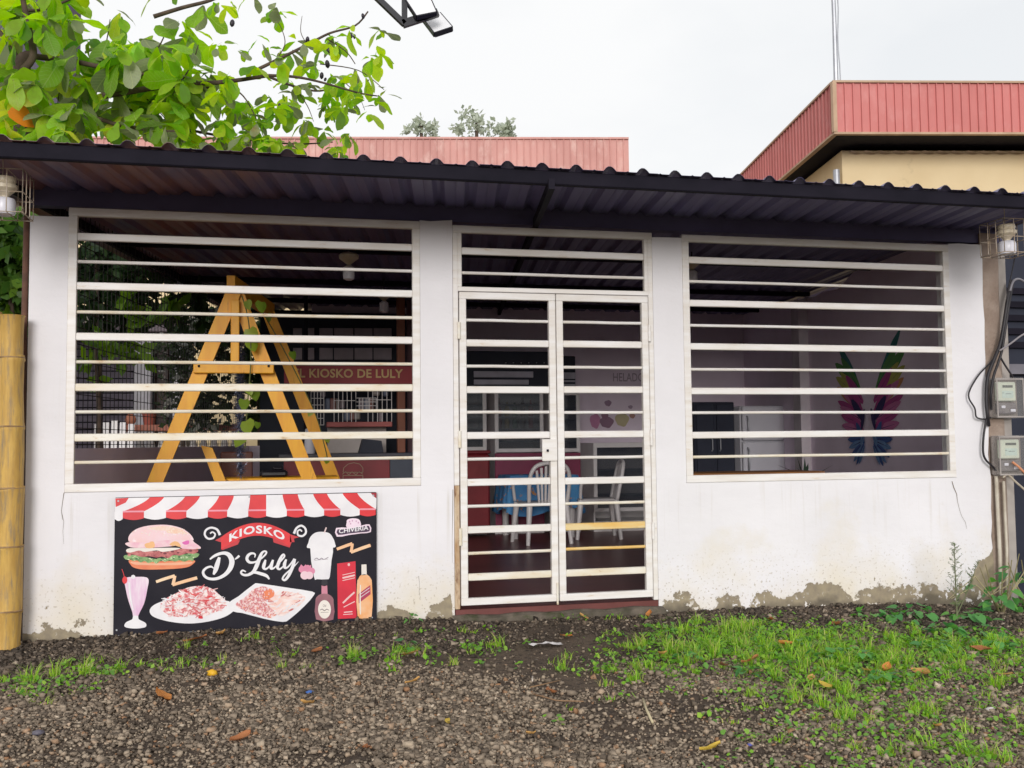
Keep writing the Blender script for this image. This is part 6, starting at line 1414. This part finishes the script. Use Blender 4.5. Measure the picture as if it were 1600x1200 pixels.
# ---------------------------------------------------------------- grass
def make_grass():
    N = 15000; X = []; Y = []; HT = []
    w = np.array([p[4]*p[2]*p[3] for p in PT]); cnt = (w/w.sum()*N).astype(int)
    for (cx, cy, rx, ry, ww), c in zip(PT, cnt):
        # tufts
        k = max(3, c//30); tx = rng.normal(cx, rx*.8, k); ty = rng.normal(cy, ry*.8, k); idx = rng.integers(0, k, c); hk = np.exp(rng.normal(0, .5, k)); HT.append(hk[idx])
        X.append(tx[idx]+rng.normal(0, .016, c)); Y.append(ty[idx]+rng.normal(0, .016, c))
    x = np.concatenate(X); y = np.concatenate(Y); ok = (y < -.03) & (y > -3.2) & ~((np.abs(x-1.77) < .73) & (y > -.11)); x, y = x[ok], y[ok]; n = len(x); ht = np.concatenate(HT)[ok]
    h = np.clip(rng.normal(.042, .016, n)*ht, .012, .13)*np.clip(.7+.4*grassy(x, y), .6, 1.25); a = rng.uniform(0, 6.283, n); lean = rng.uniform(.2, 1.1, n)*h; wd = rng.uniform(.0018, .0046, n)
    dx, dy = np.cos(a), np.sin(a); gz = gz_v(x, y)-.004
    def pt(f, side): 
        l = lean*f*f; zz = h*f*(1-.25*f); ww = wd*(1-f*.75)*side
        return np.stack([x+dx*l-dy*ww, y+dy*l+dx*ww, gz+zz], 1)
    V = np.stack([pt(0,-1), pt(0,1), pt(.55,1), pt(.55,-1), pt(1,0)], 1).reshape(-1, 3)
    base = 5*np.arange(n)[:, None, None]; F = (np.array([(0,1,2),(0,2,3),(3,2,4)])[None]+base).reshape(-1, 3)
    mt = leafmat('grass_blade', [(0.155,0.357,0.031),(0.248,0.496,0.039),(0.341,0.620,0.046),(0.465,0.698,0.078),(0.202,0.434,0.031),(0.589,0.558,0.202),(0.279,0.558,0.031),(0.620,0.512,0.248)], .4, .5, island=True)
    stuff(big_mesh('grass', V, F, [mt]), 'short green grass growing in patches in front of the wall', 'grass')
make_grass()
def make_cover():
    """small round leaved weeds among the grass"""
    N = 9500; w = np.array([p[4]*p[2]*p[3]*(1.4 if p[0] > 2.6 else .8) for p in PT]); cnt = (w/w.sum()*N).astype(int); X = []; Y = []
    for (cx, cy, rx, ry, ww), c in zip(PT, cnt):
        k = max(2, c//9); tx = rng.normal(cx, rx*.9, k); ty = rng.normal(cy, ry*.9, k); idx = rng.integers(0, k, c); X.append(tx[idx]+rng.normal(0,.035,c)); Y.append(ty[idx]+rng.normal(0,.03,c))
    x = np.concatenate(X); y = np.concatenate(Y); ok = (y < -.03) & ~((np.abs(x-1.77) < .73) & (y > -.11)); x, y = x[ok], y[ok]; n = len(x)
    s = rng.uniform(.006, .016, n); gz = gz_v(x, y)+rng.uniform(.008, .04, n); a = rng.uniform(0, 6.283, n); tl = rng.normal(0, .45, (n, 2))
    ang = np.linspace(0, 2*np.pi, 6, endpoint=False); rad = np.array([.5,.9,1.,1.1,1.,.9])
    vx = np.cos(ang)[None]*rad*s[:, None]; vy = np.sin(ang)[None]*rad*s[:, None]*.8; ca, sa = np.cos(a)[:, None], np.sin(a)[:, None]
    X2 = vx*ca-vy*sa; Y2 = vx*sa+vy*ca; Z2 = X2*tl[:, :1]+Y2*tl[:, 1:]
    V = np.stack([X2+x[:, None], Y2+y[:, None], Z2+gz[:, None]], 2).reshape(-1, 3); F = (np.arange(6)[None]+6*np.arange(n)[:, None])
    mt = leafmat('weed_leaf', [(0.154,0.378,0.042),(0.252,0.518,0.042),(0.126,0.322,0.070),(0.392,0.616,0.070)], .35, .5, island=True)
    stuff(big_mesh('weeds', V, F, [mt]), 'low round leaved weeds creeping among the grass', 'weeds')
make_cover()
# ---------------------------------------------------------------- broad leaved plants one can count
gl_mat = leafmat('bluish_weed_leaf', [(0.070,0.252,0.077),(0.112,0.350,0.084),(0.154,0.420,0.070)], .3, .5)
wl = leaf_mesh('leaf', heart, 1., .2, gl_mat, .25)
def weed(px, py, n, size, spread, label, h=.05):
    x, y = G(px, py); y = min(y, -.06); z = ground_z(x, y); t = thing('broadleaf_weed', label, 'weed', (x, y, z), 'broad leaved weeds in the grass', world=False)
    mb = MB(); mb.tube([(0,0,-.01),(.003,0,h)], .003, 5); mb.build('stem', flat('weed_stem', (.10,.16,.04), .6), t)
    for k in range(n):
        a = 2.4*k+random.uniform(-.3, .3); r = spread*random.uniform(.2, 1); o = link('leaf', wl, t, (r*math.cos(a), r*math.sin(a), h*random.uniform(.4, 1.2)), (random.uniform(-.6,.35), random.uniform(-.3,.3), a-math.pi/2)); s = size*random.uniform(.7, 1.3); o.scale = (s,s,s)
for args in ((1165,1060,9,.05,.07,'rounded weed at the lower edge of the grass below the door side'), (1375,1065,10,.055,.09,'rounded weed in front of grass, below the right window'), (1400,965,14,.055,.16,'wide weed close under the right wall'), (1340,1030,9,.05,.10,'low weed amid the grass under right window'), (1290,1035,8,.05,.08,'small rounded weed in the middle of grass'), (1470,985,12,.06,.14,'broad weed left of the tall weed by the wall'), (1545,985,12,.06,.14,'broad weed right of the tall weed by the wall'), (640,1030,7,.04,.05,'yellowish small weed on gravel left of the door'), (640,985,6,.035,.06,'tiny weed close to the wall between board and door'), (1250,1010,9,.05,.1,'low weed in grass right of the door'), (1070,1040,7,.045,.07,'low weed in grass near the door step'), (1430,958,16,.06,.16,'spreading weed against the wall under the right window corner'), (1515,962,18,.06,.16,'spreading weed against the wall behind the tall weed'), (1360,962,12,.05,.14,'spreading weed against the wall below the window middle'), (1455,1015,12,.05,.14,'bright weed in the grass left of tall weed'), (1555,1010,12,.055,.14,'bright weed at the right edge of grass')): weed(*args)
# big shrub at the right edge
for k, (px, py, n, lab) in enumerate(((1590,955,30,'leafy bush against the grey post at the right edge'), (1575,975,22,'lower leafy bush in front of the conduit pipes'))):
    x, y = G(px, py); x += .34; y = -.22-.1*k; z = ground_z(x, y); t = thing('leafy_bush', lab, 'bush', (x, y, z), 'bushes by the conduit pipes', world=False)
    for s in range(5):
        a = s*1.3+k; mb = MB(); mb.tube([(0,0,-.02),(.08*math.cos(a),.05*math.sin(a),.14),(.16*math.cos(a),.09*math.sin(a),.30+.03*s)], [.006,.005,.003], 6); mb.build('stem', flat('bush_stem', (.22,.19,.09), .7), t)
    for i in range(n):
        a = random.uniform(0, 6.28); r = random.uniform(.03, .24); o = link('leaf', wl, t, (r*math.cos(a), r*math.sin(a)*.6, random.uniform(.03, .34-.1*k)), (random.uniform(-.8,.3), random.uniform(-.5,.5), a-math.pi/2)); s = random.uniform(.05,.10); o.scale = (s*.8,s,s)
    for i in range(4):
        a = random.uniform(-.6, .6)+ (0 if i % 2 else 3.1); mb = MB(); ln = random.uniform(.3,.45); mb.tube([(0,0,.05),(math.cos(a)*ln*.5,-.03,.22+.03*i),(math.cos(a)*ln,-.05,.14)], [.004,.004,.002], 5); mb.build('dry_stalk', flat('straw', (.42,.36,.20), .8), t)
# tall feathery weed
def tallweed():
    x, y = G(1497, 1000); y = -.55; b = P(1497, 1000, y); x = b.x; z = ground_z(x, y); top = P(1496, 848, y).z
    t = thing('tall_weed', 'tall feathery weed standing in front of the right wall', 'weed', (x, y, z), world=False); H = top-z
    wm = leafmat('feathery_leaf', [(.12,.17,.08),(.17,.21,.11),(.09,.13,.06)], .3, .6, island=True)
    mb = MB(); mb.tube([(0,0,-.02),(-.004,0,H*.5),(-.002,0,H)], [.006,.004,.0015], 6); mb.build('stem', flat('tall_weed_stem', (.16,.17,.09), .7), t)
    mb = MB(); lf = MB()
    stems = [((0,0,0), (-.002,0,H), 1.0)]
    for s in range(26):
        zz = H*(.30+.68*s/26); a = 2.4*s; l = .085*(1-.55*s/26)*random.uniform(.7,1.2); e = (math.cos(a)*l, math.sin(a)*l*.7, zz+l*.9); mb.tube([(-.003,0,zz), e], [.0013,.0008], 4); stems.append(((-.003,0,zz), e, .5))
    mb.tube([(0,0,H*.10),(.06,0,H*.30),(.125,-.01,H*.56),(.15,-.01,H*.72)], [.004,.003,.002,.001], 5); stems.append(((.06,0,H*.30), (.15,-.01,H*.72), 1.))
    for s in range(8):
        f_ = .2+.1*s; c = Vector((.06,0,H*.30)).lerp(Vector((.15,-.01,H*.72)), f_); e = c+Vector((random.uniform(-.05,.05), random.uniform(-.03,.03), .05)); mb.tube([c, e], .001, 4); stems.append((c, e, .5))
    mb.build('side_stem', flat('side_stem_green', (.15,.17,.08), .7), t)
    for p, q, w in stems:
        p, q = Vector(p), Vector(q); n = 60 if w == 1. else 12
        for i in range(n):
            f_ = random.uniform(.1, 1); c = p.lerp(q, f_); low = c.z < H*.3
            d = Vector((random.gauss(0,1), random.gauss(0,.8), random.uniform(-.2,.9))).normalized(); l = random.uniform(.03,.07) if low else random.uniform(.008,.02); u = d.cross(Vector((random.random(),random.random(),.3))).normalized()*l*.16
            lf.face([c, c+d*l*.5+u, c+d*l, c+d*l*.5-u])
    stuff(lf.build('foliage', wm, t))
tallweed()
# ---------------------------------------------------------------- fallen leaves and litter
dl = [leafmat('dry_leaf_%d' % i, [c, c], .15, .7) for i, c in enumerate(((.66,.26,.07),(.44,.17,.07),(.66,.38,.13),(.20,.09,.05),(.68,.48,.08)))]
def dry_mesh(mat, curl):
    mb = MB(); rows = [(0,.02),(.2,.14),(.45,.25),(.7,.22),(.9,.12),(1.,.0)]; vs = []; fs = []
    for y, w in rows:
        for x in (-1,-.5,0,.5,1): vs.append((x*w*random.uniform(.8,1.1), y-.5+random.uniform(-.04,.04), curl*(x*x*.12+(y-.5)**2*.3)+.035*math.sin(x*5+y*7)+random.uniform(-.02,.02)))
    for r in range(5):
        for c in range(4): fs.append((r*5+c, r*5+c+1, r*5+5+c+1, r*5+5+c))
    mb.add(vs, fs); return mb.mesh('fallen_leaf', mat, True)
dms = [[dry_mesh(m_, c) for m_ in dl] for c in (.3, .8)]
def fallen(px, py, size, c, label, rz=None):
    x, y = G(px, py); y = min(y, -.12); o = link('fallen_leaf', dms[random.randint(0,1)][c], None, (x, y, ground_z(x, y)+.018+.022*min(1., float(grassy(x, y)))), (random.uniform(-.3,.3), random.uniform(-.3,.3), random.uniform(0,6.28) if rz is None else rz)); o.scale = (size*.95,)*3
    tag(o, label, 'leaf', 'fallen dry leaves')
for a_ in ((255,1103,.15,0,'orange brown curled leaf on gravel below the milkshake print'), (305,1012,.14,1,'long brown leaf close under the menu board'), (345,1003,.12,2,'tan leaf beside the grass tuft under the menu board'), (258,993,.11,1,'brown leaf at the foot of the board, left half'), (640,1042,.13,2,'pale orange leaf beside the weed left of the door'), (645,1085,.08,2,'small tan leaf on gravel left of door, nearer the camera'), (912,970,.10,2,'light orange leaf against the door sill'), (1012,963,.10,0,'bright orange leaf at the right end of the sill'), (885,1003,.11,0,'flat orange leaf on bare dirt before the door'), (862,1090,.12,1,'brown leaf beside twigs on the gravel before the door'), (1228,1018,.12,0,'orange leaf in the middle of the grass'), (1130,1052,.10,3,'dark brown upright leaf at the lower grass edge'), (1173,1046,.11,1,'red brown leaf in the grass above the rounded weed'), (1268,1070,.10,2,'pale orange leaf below the grass'), (1290,1082,.10,4,'yellow leaf below the grass'), (1358,1057,.11,2,'tan leaf on the rounded weed under right window'), (1385,1053,.11,0,'orange leaf right of the rounded weed under window'), (1308,976,.13,1,'long brown leaf near the wall right of door'), (1205,970,.13,1,'long brown leaf beside the wall near the door'), (1110,1178,.10,4,'yellow leaf on the gravel at bottom right of centre'), (1532,1018,.12,1,'dark red leaf right of the tall weed'), (1570,1057,.09,2,'tan leaf at the far right on the gravel'), (375,1174,.11,1,'brown leaf at the bottom left of the photograph'), (572,1192,.09,1,'dark red leaf at the very bottom left of centre'), (700,1142,.07,4,'yellowish leaf on gravel at the bottom centre'), (495,1035,.10,1,'small brown leaf on the gravel under the board'), (1035,1035,.10,2,'tan leaf at the left end of the grass'), (1440,1058,.14,2,'long straw coloured leaf under the right window'), (830,1165,.07,2,'small orange leaf at the bottom centre'), (1465,1140,.07,2,'small tan leaf on the gravel at lower right'), (480,1116,.09,2,'tan leaf below the blue scrap')): fallen(*a_)
def twig(pts, r, label, col):
    q = []
    for px, py in pts:
        x, y = G(px, py); q.append((x, y, ground_z(x, y)+.022))
    mb = MB(); mb.tube(q, r, 6); tag(mb.build('twig', flat('twig_wood', col, .8), None, True), label, 'twig', 'twigs on the gravel')
twig([(1005,1110),(1010,1125),(1020,1144)], .006, 'pale straw stick lying on the gravel right of centre', (.55,.47,.30)); twig([(828,1088),(850,1080),(875,1072)], .003, 'thin brown twig on gravel before the door', (.28,.17,.09)); twig([(832,1098),(870,1108),(912,1112)], .003, 'thin brown twig lying lower before the door', (.3,.18,.1)); twig([(832,1068),(832,1076)], .004, 'short pale stub on the gravel before the door', (.6,.52,.45))
# litter
def lump(px, py, r, col, name, label, cat, sx=1., sz=.7):
    x, y = G(px, py); v = ICO_V*np.array([sx, 1, sz])*r*(1+rng.normal(0, .16, (12, 1))); mb = MB(); mb.add([(x+a, y+b, ground_z(x, y)+r*sz*.8+c) for a, b, c in v], [tuple(f) for f in ICO_F]); tag(mb.build(name, flat(name+'_skin', col, .5), None, True), label, cat)
lump(331, 1069, .030, (.75,.42,.02), 'yellow_fruit', 'yellow fallen fruit on the gravel below the menu board', 'fruit'); lump(204, 1074, .018, (.70,.48,.03), 'yellow_petal', 'small yellow petal in grass at the lower left', 'petal', 1.4, .4)
lump(484, 1097, .018, (.06,.16,.48), 'blue_scrap', 'crumpled blue plastic scrap on gravel below the board', 'litter', 1.2, .5); lump(1172, 1168, .015, (.09,.10,.38), 'blue_wrapper', 'tiny blue wrapper on gravel at lower right of centre', 'litter', 1., .6); lump(1546, 1110, .022, (.62,.57,.56), 'pale_stone', 'pale stone on the gravel at lower right', 'stone', 1.3, .6); lump(60, 1160, .024, (.12,.11,.14), 'dark_stone', 'dark bluish stone on gravel at lower left', 'stone', 1.2, .6)
x, y = G(852, 1014); mb = MB(); n = 7
vs = [(x-.10+.2*i/n+random.uniform(-.008,.008), y+(-.03 if j == 0 else .0 if j == 1 else .03)+random.uniform(-.008,.008), ground_z(x, y)+.012+random.uniform(0,.018)) for j in range(3) for i in range(n+1)]
mb.add(vs, [(j*(n+1)+i, j*(n+1)+i+1, (j+1)*(n+1)+i+1, (j+1)*(n+1)+i) for j in range(2) for i in range(n)]); tag(mb.build('paper_scrap', flat('white_paper', (.70,.66,.66), .7), None), 'crumpled white paper scrap on the dirt before the door', 'litter')
